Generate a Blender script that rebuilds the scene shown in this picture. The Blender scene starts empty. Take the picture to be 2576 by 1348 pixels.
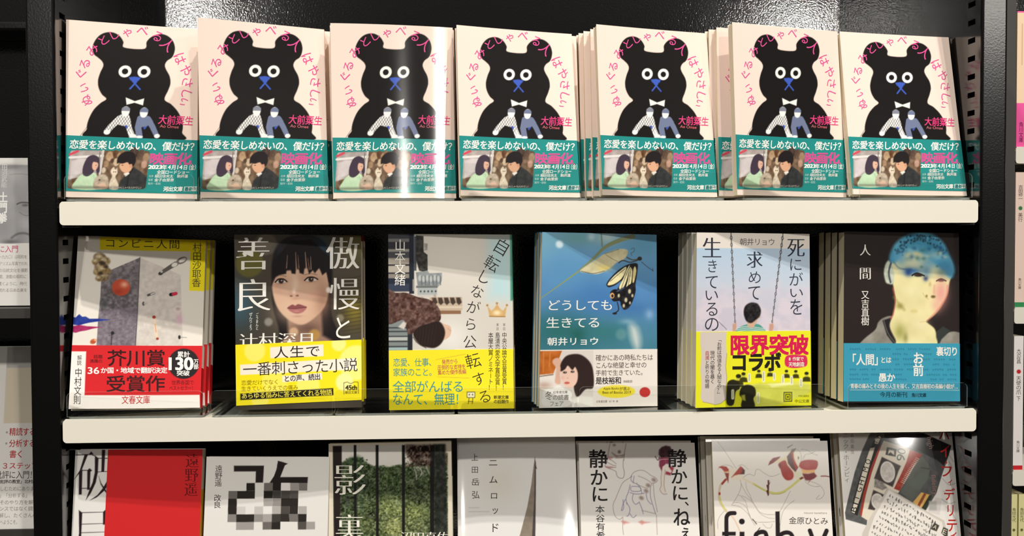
import bpy, math, random
import numpy as np
from mathutils import Matrix, Vector

# ------------------------------------------------------------------ camera, world, lights, exposure
scene = bpy.context.scene
COL = scene.collection
ZS = 1.45                      # height of the upper shelf lip above the floor
PITCH = .1788                  # vertical distance between shelves
CAM = (-0.0640, -0.9279, -0.0285)
cam_d = bpy.data.cameras.new('camera')
cam_d.sensor_fit = 'HORIZONTAL'; cam_d.sensor_width = 36.0
cam_d.lens = 2800.0 / 2576.0 * 36.0
cam_d.clip_start = .01
cam = bpy.data.objects.new('camera', cam_d); COL.objects.link(cam)
yw, pt, rl = 0.0536, -0.0296, -0.0034
cy_, sy_, cp_, sp_ = math.cos(yw), math.sin(yw), math.cos(pt), math.sin(pt)
fwd = Vector((sy_*cp_, cy_*cp_, sp_)); rgt = Vector((cy_, -sy_, 0)); up = rgt.cross(fwd)
r2 = math.cos(rl)*rgt + math.sin(rl)*up; u2 = -math.sin(rl)*rgt + math.cos(rl)*up
mw = Matrix((r2, u2, -fwd)).transposed().to_4x4(); mw.translation = Vector((CAM[0], CAM[1], CAM[2]+ZS))
cam.matrix_world = mw
scene.camera = cam

world = bpy.data.worlds.new('shop_ambient'); scene.world = world; world.use_nodes = True
wn = world.node_tree; bg = wn.nodes['Background']
w_tc = wn.nodes.new('ShaderNodeTexCoord'); w_sx = wn.nodes.new('ShaderNodeSeparateXYZ'); w_mr = wn.nodes.new('ShaderNodeMapRange'); w_cr = wn.nodes.new('ShaderNodeValToRGB')
w_mr.inputs['From Min'].default_value = -1; w_mr.inputs['From Max'].default_value = 1
wn.links.new(w_tc.outputs['Generated'], w_sx.inputs[0]); wn.links.new(w_sx.outputs['Z'], w_mr.inputs['Value']); wn.links.new(w_mr.outputs[0], w_cr.inputs[0]); wn.links.new(w_cr.outputs[0], bg.inputs['Color'])
for i, (p_, v_) in enumerate(((.30, .04), (.5, .08), (.62, .17), (.80, .40), (1., .52))):      # dim shop around, bright ceiling overhead
    e_ = w_cr.color_ramp.elements[i] if i < 2 else w_cr.color_ramp.elements.new(p_)
    e_.position = p_; e_.color = (v_, v_*.95, v_*.88, 1)
bg.inputs['Strength'].default_value = 1.0

def lamp(x, y, z, power, size, target, color=(1.0, .955, .88)):
    d = bpy.data.lights.new('ceiling_spot', 'AREA'); d.shape = 'DISK'; d.size = size
    d.energy = power; d.color = color
    o = bpy.data.objects.new('ceiling_spot', d); COL.objects.link(o)
    o.location = (x, y, z+ZS)
    v = Vector(target) + Vector((0, 0, ZS)) - o.location
    o.rotation_euler = v.to_track_quat('-Z', 'Y').to_euler()
    return o
# spots along the aisle: a far row, a middle row and a row close to the shelf front
lamp(1.75, -4.50, .98, 15, .08, (0, 0, -.1)); lamp(-1.40, -4.50, 1.05, 13, .08, (0, 0, -.1)); lamp(2.65, -4.50, 1.15, 22, .08, (0, 0, -.1))
lamp(.95, -3.00, 1.56, 33, .07, (0, 0, -.1)); lamp(-.95, -3.00, 1.50, 33, .07, (0, 0, -.1))
lamp(-.55, -.88, 1.95, 33, .045, (0, 0, -.1)); lamp(.65, -.98, 1.95, 33, .045, (0, 0, -.1))

vs = scene.view_settings
scene.display_settings.display_device = 'sRGB'
vs.view_transform = 'Standard'; vs.look = 'None'; vs.gamma = 1.0; vs.exposure = -0.34
vs.use_curve_mapping = False

# ------------------------------------------------------------------ materials
def lin(c):
    c = np.asarray(c, float)/255.0
    return np.where(c <= .04045, c/12.92, ((c+.055)/1.055)**2.4)
def mat(name, col=(200, 200, 200), rough=.5, coat=0., coat_rough=.1, ior=1.45, bump=0., bscale=600., metal=0., attr=False, spec=.5, noisecol=0.):
    m = bpy.data.materials.new(name); m.use_nodes = True
    nt = m.node_tree; b = nt.nodes['Principled BSDF']
    b.inputs['Base Color'].default_value = (*lin(col), 1)
    b.inputs['Roughness'].default_value = rough
    b.inputs['IOR'].default_value = ior
    b.inputs['Metallic'].default_value = metal
    b.inputs['Specular IOR Level'].default_value = spec
    b.inputs['Coat Weight'].default_value = coat
    b.inputs['Coat Roughness'].default_value = coat_rough
    if attr:
        a = nt.nodes.new('ShaderNodeAttribute'); a.attribute_name = 'Col'
        nt.links.new(a.outputs['Color'], b.inputs['Base Color'])
    tc = nt.nodes.new('ShaderNodeTexCoord')
    if bump:
        n = nt.nodes.new('ShaderNodeTexNoise'); n.inputs['Scale'].default_value = bscale; n.inputs['Detail'].default_value = 2
        bp = nt.nodes.new('ShaderNodeBump'); bp.inputs['Strength'].default_value = 1; bp.inputs['Distance'].default_value = bump
        nt.links.new(tc.outputs['Object'], n.inputs['Vector']); nt.links.new(n.outputs['Fac'], bp.inputs['Height'])
        nt.links.new(bp.outputs['Normal'], b.inputs['Normal'])
    if noisecol:
        n = nt.nodes.new('ShaderNodeTexNoise'); n.inputs['Scale'].default_value = 9; n.inputs['Detail'].default_value = 4
        mx = nt.nodes.new('ShaderNodeMix'); mx.data_type = 'RGBA'
        mx.inputs[6].default_value = (*lin(col), 1); mx.inputs[7].default_value = (*(lin(col)*(1-noisecol)), 1)
        nt.links.new(tc.outputs['Object'], n.inputs['Vector']); nt.links.new(n.outputs['Fac'], mx.inputs[0])
        nt.links.new(mx.outputs[2], b.inputs['Base Color'])
    return m
def mat_pages():
    m = mat('page_paper', (240, 228, 196), .8, spec=.2)
    nt = m.node_tree; b = nt.nodes['Principled BSDF']
    tc = nt.nodes.new('ShaderNodeTexCoord'); mp = nt.nodes.new('ShaderNodeMapping'); mp.inputs['Scale'].default_value = (25, 5200, 25)
    n = nt.nodes.new('ShaderNodeTexNoise'); n.inputs['Scale'].default_value = 1; n.inputs['Detail'].default_value = 1
    mx = nt.nodes.new('ShaderNodeMix'); mx.data_type = 'RGBA'
    mx.inputs[6].default_value = (*lin((206, 190, 154)), 1); mx.inputs[7].default_value = (*lin((246, 236, 208)), 1)
    nt.links.new(tc.outputs['Object'], mp.inputs['Vector']); nt.links.new(mp.outputs['Vector'], n.inputs['Vector'])
    nt.links.new(n.outputs['Fac'], mx.inputs[0]); nt.links.new(mx.outputs[2], b.inputs['Base Color'])
    return m
def mat_acrylic():
    m = bpy.data.materials.new('clear_acrylic'); m.use_nodes = True
    nt = m.node_tree; nt.nodes.clear()
    out = nt.nodes.new('ShaderNodeOutputMaterial'); mx = nt.nodes.new('ShaderNodeMixShader')
    tr = nt.nodes.new('ShaderNodeBsdfTransparent'); tr.inputs['Color'].default_value = (.97, .98, .975, 1)
    gl = nt.nodes.new('ShaderNodeBsdfGlossy'); gl.inputs['Roughness'].default_value = .06
    fr = nt.nodes.new('ShaderNodeFresnel'); fr.inputs['IOR'].default_value = 1.49
    nt.links.new(fr.outputs[0], mx.inputs[0]); nt.links.new(tr.outputs[0], mx.inputs[1]); nt.links.new(gl.outputs[0], mx.inputs[2])
    nt.links.new(mx.outputs[0], out.inputs['Surface'])
    return m
def mat_acrylic_edge():
    m = bpy.data.materials.new('polished_acrylic_edge'); m.use_nodes = True
    nt = m.node_tree; nt.nodes.clear()
    out = nt.nodes.new('ShaderNodeOutputMaterial'); mx = nt.nodes.new('ShaderNodeMixShader'); mx.inputs[0].default_value = .35
    tr = nt.nodes.new('ShaderNodeBsdfTransparent')
    p = nt.nodes.new('ShaderNodeBsdfPrincipled'); p.inputs['Base Color'].default_value = (.62, .66, .62, 1); p.inputs['Roughness'].default_value = .25
    nt.links.new(tr.outputs[0], mx.inputs[1]); nt.links.new(p.outputs[0], mx.inputs[2]); nt.links.new(mx.outputs[0], out.inputs['Surface'])
    return m
M_COVER = mat('printed_cover', rough=.6, coat=.04, coat_rough=.25, attr=True, spec=.12)
M_GLOSS = mat('glossy_printed_cover', rough=.5, coat=.8, coat_rough=.065, attr=True, spec=.08)
M_BAND = mat('printed_band', rough=.6, coat=.04, coat_rough=.25, attr=True, spec=.12)
M_BANDG = mat('glossy_printed_band', rough=.5, coat=1., coat_rough=.08, attr=True, spec=.08)
M_PAGES = mat_pages()
M_ACR = mat_acrylic(); M_ACRE = mat_acrylic_edge()
M_BLACK = mat('black_lacquer_panel', (7, 7, 8), .09, ior=1.75, bump=.00008, bscale=620)
M_SIDE = mat('black_gloss_panel', (8, 8, 9), .14, ior=1.6)
M_POST = mat('black_textured_post', (9, 9, 9), .2, ior=1.45, bump=.00005, bscale=620)
M_HOLE = mat('slot_recess', (3, 3, 3), .9, spec=.1)
M_SHELF = mat('white_shelf_metal', (236, 231, 217), .45, spec=.35)
M_DKMETAL = mat('dark_bracket_metal', (28, 27, 26), .5)
M_GREY = mat('dark_grey_panel', (62, 60, 57), .5)
M_FLOOR = mat('floor_board', (70, 58, 48), .5, noisecol=.5)

# ------------------------------------------------------------------ object helpers
def mesh_obj(name, V, F, m, parent=None, cols=None, smooth=None, mi=None):
    me = bpy.data.meshes.new(name)
    V = np.asarray(V, np.float32)
    if isinstance(F, np.ndarray):
        nf, k = F.shape; flat = F.ravel(); tot = np.full(nf, k, np.int32)
    else:
        flat = np.fromiter((i for f in F for i in f), np.int32); tot = np.fromiter((len(f) for f in F), np.int32)
    start = np.concatenate([[0], np.cumsum(tot)[:-1]]).astype(np.int32)
    me.vertices.add(len(V)); me.vertices.foreach_set('co', V.ravel())
    me.loops.add(len(flat)); me.loops.foreach_set('vertex_index', flat.astype(np.int32))
    me.polygons.add(len(tot)); me.polygons.foreach_set('loop_start', start); me.polygons.foreach_set('loop_total', tot)
    if smooth is not None: me.polygons.foreach_set('use_smooth', np.asarray(smooth, bool))
    else: me.polygons.foreach_set('use_smooth', np.zeros(len(tot), bool))
    for mm in (m if isinstance(m, (list, tuple)) else [m]): me.materials.append(mm)
    if mi is not None: me.polygons.foreach_set('material_index', np.asarray(mi, np.int32))
    me.update(calc_edges=True); me.validate()
    if cols is not None:
        a = me.color_attributes.new('Col', 'FLOAT_COLOR', 'POINT')
        c4 = np.ones((len(V), 4), np.float32); c4[:, :3] = cols
        a.data.foreach_set('color', c4.ravel())
    o = bpy.data.objects.new(name, me); COL.objects.link(o)
    if parent: o.parent = parent
    return o
class MB:
    def __init__(s): s.V = []; s.F = []; s.mi = []
    def add(s, V, F, mi=0):
        b = len(s.V); s.V += [tuple(v) for v in V]; s.F += [tuple(i+b for i in f) for f in F]; s.mi += [mi]*len(F)
    def box(s, x0, x1, y0, y1, z0, z1, mi=0):
        V = [(x, y, z) for z in (z0, z1) for y in (y0, y1) for x in (x0, x1)]
        s.add(V, [(0, 2, 3, 1), (4, 5, 7, 6), (0, 1, 5, 4), (2, 6, 7, 3), (0, 4, 6, 2), (1, 3, 7, 5)], mi)
    def prism(s, prof, axis, a, b, mi=0, mi_side=None):   # profile of 2-D points extruded along an axis from a to b
        n = len(prof)
        def P(p, t): return {'x': (t, p[0], p[1]), 'y': (p[0], t, p[1]), 'z': (p[0], p[1], t)}[axis]
        V = [P(p, a) for p in prof] + [P(p, b) for p in prof]
        s.add(V, [tuple(range(n-1, -1, -1)), tuple(range(n, 2*n))], mi)
        s.add(V, [(i, (i+1) % n, n+(i+1) % n, n+i) for i in range(n)], mi if mi_side is None else mi_side)
    def build(s, name, m, parent=None): return mesh_obj(name, s.V, s.F, m, parent, mi=s.mi)
def rrect(x0, x1, y0, y1, r, n=5, corners=(1, 1, 1, 1)):
    P = []
    for k, (cx, cy, a0) in enumerate(((x1-r, y1-r, 0), (x0+r, y1-r, 90), (x0+r, y0+r, 180), (x1-r, y0+r, 270))):
        if corners[k]:
            for i in range(n+1):
                a = math.radians(a0+90*i/n); P.append((cx+r*math.cos(a), cy+r*math.sin(a)))
        else: P.append(((x1, y1), (x0, y1), (x0, y0), (x1, y0))[k])
    return P
def empty(name, loc=(0, 0, 0), rot=(0, 0, 0)):
    o = bpy.data.objects.new(name, None); COL.objects.link(o); o.location = loc; o.rotation_euler = rot; o.empty_display_size = .02
    return o
def tag(o, label, cat, group=None, kind=None):
    o['label'] = label; o['category'] = cat
    if group: o['group'] = group
    if kind: o['kind'] = kind
    return o
def structure(o): o['kind'] = 'structure'; return o
def copy_tree(src):
    r = src.copy(); COL.objects.link(r)
    for ch in list(src.children):
        c = ch.copy(); COL.objects.link(c); c.parent = r; c.matrix_parent_inverse = ch.matrix_parent_inverse
    return r

# ------------------------------------------------------------------ glyphs (outlines of Blender's own interface font)
_gl = {}
def glyph(s, off):
    k = (s, round(off, 3))
    if k in _gl: return _gl[k]
    c = bpy.data.curves.new('glyph', 'FONT'); c.body = s; c.size = 1; c.resolution_u = 5; c.fill_mode = 'FRONT'; c.offset = off
    o = bpy.data.objects.new('glyph', c); COL.objects.link(o)
    bpy.context.view_layer.update()
    ev = o.evaluated_get(bpy.context.evaluated_depsgraph_get())
    me = ev.to_mesh()
    me.calc_loop_triangles()
    V = np.empty(len(me.vertices)*3, np.float32); me.vertices.foreach_get('co', V); V = V.reshape(-1, 3)[:, :2].astype(float)
    T = np.empty(len(me.loop_triangles)*3, np.int32); me.loop_triangles.foreach_get('vertices', T); T = T.reshape(-1, 3)
    ev.to_mesh_clear(); bpy.data.objects.remove(o); bpy.data.curves.remove(c)
    _gl[k] = (V, T); return _gl[k]

# ------------------------------------------------------------------ printed artwork: a colour grid on the paper plus lettering outlines
def homography(src, dst):
    A = []; b = []
    for (x, y), (u, v) in zip(src, dst):
        A.append([x, y, 1, 0, 0, 0, -u*x, -u*y]); b.append(u)
        A.append([0, 0, 0, x, y, 1, -v*x, -v*y]); b.append(v)
    h = np.linalg.solve(np.array(A, float), np.array(b, float))
    return np.append(h, 1).reshape(3, 3)
def spline(pts, n=6, closed=True):
    P = np.asarray(pts, float); m = len(P); out = []
    for i in range(m if closed else m-1):
        if closed: a, b, c, d = P[i-1], P[i], P[(i+1) % m], P[(i+2) % m]
        else: a, b, c, d = P[max(i-1, 0)], P[i], P[i+1], P[min(i+2, m-1)]
        for k in range(n):
            t = k/n
            out.append(.5*((2*b)+(c-a)*t+(2*a-5*b+4*c-d)*t*t+(3*b-a-3*c+d)*t**3))
    if not closed: out.append(P[-1])
    return np.array(out)
class Art:
    """Flat print: x 0..w to the right, y 0..h upward, millimetres. Drawing calls use the measuring frame of `corners` (TL, TR, BR, BL)."""
    def __init__(s, w, h, corners, bgc, x0=0., y0=0., x1=None, y1=None, res=.5, H=None, tilt=0.):
        s.w, s.hh = w, h; s.x0, s.y0 = x0, y0; s.x1 = w if x1 is None else x1; s.y1 = h if y1 is None else y1
        s.tilt = tilt
        s.H = homography(corners, [(0, h), (w, h), (w, 0), (0, 0)]) if H is None else H
        nx = max(2, int(round((s.x1-s.x0)/res))+1); ny = max(2, int(round((s.y1-s.y0)/res))+1)
        s.nx, s.ny = nx, ny
        X, Y = np.meshgrid(np.linspace(s.x0, s.x1, nx), np.linspace(s.y0, s.y1, ny))
        Y = Y + tilt*(X-w/2)/w
        s.X, s.Y = X, Y; s.C = np.zeros((ny, nx, 3)); s.C[:] = bgc
        s.res = (s.x1-s.x0)/(nx-1); s.resy = (s.y1-s.y0)/(ny-1)
        if corners is not None:
            c = np.asarray(corners, float); s.k = h/np.linalg.norm((c[0]+c[1])/2-(c[2]+c[3])/2)
        s.TV = []; s.TT = []; s.TC = []; s.TL = []; s.nt = 0; s.nl = 0; s.sub = None
    def M(s, pts):
        p = np.asarray(pts, float).reshape(-1, 2); q = np.c_[p, np.ones(len(p))] @ s.H.T
        return q[:, :2]/q[:, 2:]
    def band(s, y0, y1, bgc, x0=0., x1=None, tilt=0.):
        b = Art(s.w, s.hh, None, bgc, x0, y0, s.w if x1 is None else x1, y1, H=s.H, tilt=tilt); b.k = s.k; s.sub = b
        return b
    def _win(s, P, pad):
        lo = P.min(0)-pad; hi = P.max(0)+pad; t = abs(s.tilt)/2
        i0 = max(0, int((lo[0]-s.x0)/s.res)); i1 = min(s.nx, int((hi[0]-s.x0)/s.res)+2)
        j0 = max(0, int((lo[1]-t-s.y0)/s.resy)); j1 = min(s.ny, int((hi[1]+t-s.y0)/s.resy)+2)
        return (slice(j0, j1), slice(i0, i1)) if i0 < i1 and j0 < j1 else None
    def _blend(s, w, a, col, rough, seed):
        col = np.asarray(col, float)
        if rough:
            n = s.noise(rough[0], seed)[w]; col = col + (n[..., None]-.5)*2*rough[1]
        a = a[..., None]; s.C[w] = s.C[w]*(1-a)+col*a
    def noise(s, scale, seed=1, oct=3):
        out = 0; amp = 1; tot = 0
        for o in range(oct):
            r = np.random.RandomState(seed*7+o); gx = (s.X-s.x0)/scale*2**o; gy = (s.Y-s.Y.min())/scale*2**o
            L = r.rand(int(gy.max())+3, int(gx.max())+3); ix = gx.astype(int); iy = gy.astype(int); fx = gx-ix; fy = gy-iy
            fx = fx*fx*(3-2*fx); fy = fy*fy*(3-2*fy)
            v = (L[iy, ix]*(1-fx)+L[iy, ix+1]*fx)*(1-fy)+(L[iy+1, ix]*(1-fx)+L[iy+1, ix+1]*fx)*fy
            out = out+amp*v; tot += amp; amp *= .5
        return out/tot
    def poly(s, pts, col, soft=.3, alpha=1., rough=None, seed=1, smooth=False):
        P = s.M(spline(pts) if smooth else pts); w = s._win(P, soft+.6)
        if w is None: return
        X, Y = s.X[w], s.Y[w]; d = np.full(X.shape, 1e9); ins = np.zeros(X.shape, bool)
        for i in range(len(P)):
            (ax, ay), (bx, by) = P[i-1], P[i]; ex, ey = bx-ax, by-ay; L = ex*ex+ey*ey
            if L < 1e-12: continue
            t = np.clip(((X-ax)*ex+(Y-ay)*ey)/L, 0, 1); d = np.minimum(d, (X-ax-t*ex)**2+(Y-ay-t*ey)**2)
            c = (ay > Y) != (by > Y)
            if c.any(): ins ^= c & (X < (bx-ax)*(Y-ay)/(by-ay if by != ay else 1e-9)+ax)
        sd = np.sqrt(d)*np.where(ins, -1, 1)
        s._blend(w, np.clip(.5-sd/(2*soft), 0, 1)*alpha, col, rough, seed)
    def rect(s, x0, y0, x1, y1, col, **k): s.poly([(x0, y0), (x1, y0), (x1, y1), (x0, y1)], col, **k)
    def ell(s, cx, cy, rx, ry, col, rot=0, **k):
        a = np.linspace(0, 2*np.pi, 28, endpoint=False); r = math.radians(rot)
        x, y = rx*np.cos(a), ry*np.sin(a)
        s.poly(np.c_[cx+x*math.cos(r)-y*math.sin(r), cy+x*math.sin(r)+y*math.cos(r)], col, **k)
    def glow(s, cx, cy, rx, ry, col, alpha=1., rough=None, seed=1):       # soft airbrushed spot
        c = s.M([(cx, cy)])[0]; rx *= s.k; ry *= s.k
        w = s._win(np.array([[c[0]-rx*2, c[1]-ry*2], [c[0]+rx*2, c[1]+ry*2]]), 0)
        if w is None: return
        q = ((s.X[w]-c[0])/rx)**2+((s.Y[w]-c[1])/ry)**2
        s._blend(w, np.exp(-q*1.2)*alpha, col, rough, seed)
    def line(s, pts, wd, col, alpha=1., smooth=False, soft=.25, w1=None):
        P = s.M(spline(pts, closed=False) if smooth else pts); r0 = wd*s.k/2; r1 = r0 if w1 is None else w1*s.k/2
        w = s._win(P, max(r0, r1)+soft+.4)
        if w is None: return
        X, Y = s.X[w], s.Y[w]; d = np.full(X.shape, 1e9); n = len(P)-1
        for i in range(n):
            (ax, ay), (bx, by) = P[i], P[i+1]; ex, ey = bx-ax, by-ay; L = max(ex*ex+ey*ey, 1e-12)
            t = np.clip(((X-ax)*ex+(Y-ay)*ey)/L, 0, 1)
            d = np.minimum(d, np.hypot(X-ax-t*ex, Y-ay-t*ey)-(r0+(r1-r0)*(i+t)/n))
        s._blend(w, np.clip(.5-d/(2*soft), 0, 1)*alpha, col, None, 1)
    def grad(s, x0, y0, x1, y1, c0, c1):    # vertical colour ramp in a box
        P = s.M([(x0, y0), (x1, y0), (x1, y1), (x0, y1)]); w = s._win(P, 0)
        if w is None: return
        ya, yb = P[:2, 1].mean(), P[2:, 1].mean(); t = np.clip((s.Y[w]-ya)/(yb-ya), 0, 1)[..., None]
        s.C[w] = np.asarray(c0, float)*(1-t)+np.asarray(c1, float)*t
    # lettering
    def ch(s, c, cx, cy, wd, ht, col, ang=0., bold=0., mincho=False, fit=False, lift=0.):
        tgt = s
        if s.sub is not None:
            m = s.M([(cx, cy)])[0]; b = s.sub
            if b.x0 <= m[0] <= b.x1 and b.y0 <= m[1]-b.tilt*(m[0]-s.w/2)/s.w <= b.y1: tgt = b
        a = math.radians(ang); ca, sa = math.cos(a), math.sin(a)
        e = max(0, bold-.002)
        for off, dx, dy in (tuple((-.016, k_*.0135, 0) for k_ in (-2, -1, 0, 1, 2)) if mincho else ((0, -e, -e), (0, e, -e), (0, -e, e), (0, e, e)) if e else ((min(bold, 0), 0, 0),)):
            V, T = glyph(c, off)
            if not len(T): continue
            if fit:
                lo, hi = V.min(0), V.max(0)
                if hi[0]-lo[0] < .2*(hi[1]-lo[1]): hi[0] += .15; lo[0] -= .15
                if hi[1]-lo[1] < .2*(hi[0]-lo[0]) and c == 'ー': hi[1] += .2; lo[1] -= .2
                g = (V-(lo+hi)/2)/np.maximum(hi-lo, 1e-6)
            else: g = V-np.array([.5, .38])
            x = (g[:, 0]+dx)*wd; y = -(g[:, 1]+dy)*ht
            p = s.M(np.c_[cx+x*ca-y*sa, cy+x*sa+y*ca])
            e1 = p[T[:, 1]]-p[T[:, 0]]; e2 = p[T[:, 2]]-p[T[:, 0]]; cr = e1[:, 0]*e2[:, 1]-e1[:, 1]*e2[:, 0]
            T = np.where((cr < 0)[:, None], T[:, ::-1], T)
            tgt.nl += 1; tgt.TL.append(np.full(len(p), lift+.08+.010*(tgt.nl % 5)+.0004*tgt.nl)); tgt.TV.append(p); tgt.TT.append(T+tgt.nt); tgt.TC.append(np.tile(np.asarray(col, float), (len(p), 1))); tgt.nt += len(p)
    def h(s, t, x0, y0, x1, y1, col, slope=0., **k):     # one character per cell, left to right
        n = len(t); cw = (x1-x0)/n
        for i, c in enumerate(t):
            if c != ' ' and c != '　': s.ch(c, x0+cw*(i+.5), (y0+y1)/2+slope*(i+.5-n/2)/n, min(cw*1.04, (y1-y0)*1.3), (y1-y0)*1.08, col, ang=math.degrees(math.atan2(slope, x1-x0)), **k)
    def v(s, t, x0, y0, x1, y1, col, lean=0., **k):      # top to bottom
        n = len(t); hh = (y1-y0)/n; wd = (x1-x0)*1.1
        for i, c in enumerate(t):
            cx, cy = (x0+x1)/2+lean*(i+.5-n/2)/n, y0+hh*(i+.5)
            if c in 'ー「」…（）': s.ch(c, cx, cy, min(hh, wd), wd, col, ang=90, **k)
            elif c in '、。': s.ch(c, cx+wd*.55, cy-hh*.5, wd, min(hh, wd)*1.05, col, **k)
            elif c not in ' 　': s.ch(c, cx, cy, wd, min(hh*1.06, wd*1.25), col, **k)
    def t(s, txt, x0, y0, x1, y1, col, **k):             # a whole word fitted to a box
        s.ch(txt, (x0+x1)/2, (y0+y1)/2, x1-x0, y1-y0, col, fit=True, **k)
    def c1(s, c, x0, y0, x1, y1, col, **k):              # one character, ink box
        s.ch(c, (x0+x1)/2, (y0+y1)/2, x1-x0, y1-y0, col, fit=True, **k)
    # sheet as mesh arrays: front at y=0 facing -y, millimetres -> metres, x centred on the cover
    def sheet(s, lift=.0, edge=.5):
        V = [np.c_[s.X.ravel()-s.w/2, np.full(s.X.size, -lift), s.Y.ravel()]]; C = [lin(np.clip(s.C, 2, 253).reshape(-1, 3))]
        i = np.arange(s.ny*s.nx).reshape(s.ny, s.nx)
        Q = [np.stack([i[:-1, :-1], i[:-1, 1:], i[1:, 1:], i[1:, :-1]], -1).reshape(-1, 4)]
        ring = np.concatenate([i[0, :-1], i[:-1, -1], i[-1, :0:-1], i[:0:-1, 0]]); n = len(ring); b = s.X.size
        R0 = V[0][ring]; R1 = R0.copy(); R1[:, 1] += edge
        V += [R0, R1]; C += [C[0][ring]]*2; k = np.arange(n); k2 = (k+1) % n
        Q.append(np.stack([b+k2, b+k, b+n+k, b+n+k2], -1)); sm = [np.ones(len(Q[0]), bool), np.zeros(n, bool)]
        F = [tuple(q) for q in np.concatenate(Q).tolist()]; nb = b+2*n
        if s.nt:
            tv = np.concatenate(s.TV); V.append(np.c_[tv[:, 0]-s.w/2, -lift-np.concatenate(s.TL), tv[:, 1]])
            C.append(lin(np.concatenate(s.TC))); TT = np.concatenate(s.TT)+nb
            F += [tuple(q) for q in TT.tolist()]; sm.append(np.zeros(len(TT), bool))
        return np.concatenate(V)/1000., F, np.concatenate(C), np.concatenate(sm)

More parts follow.
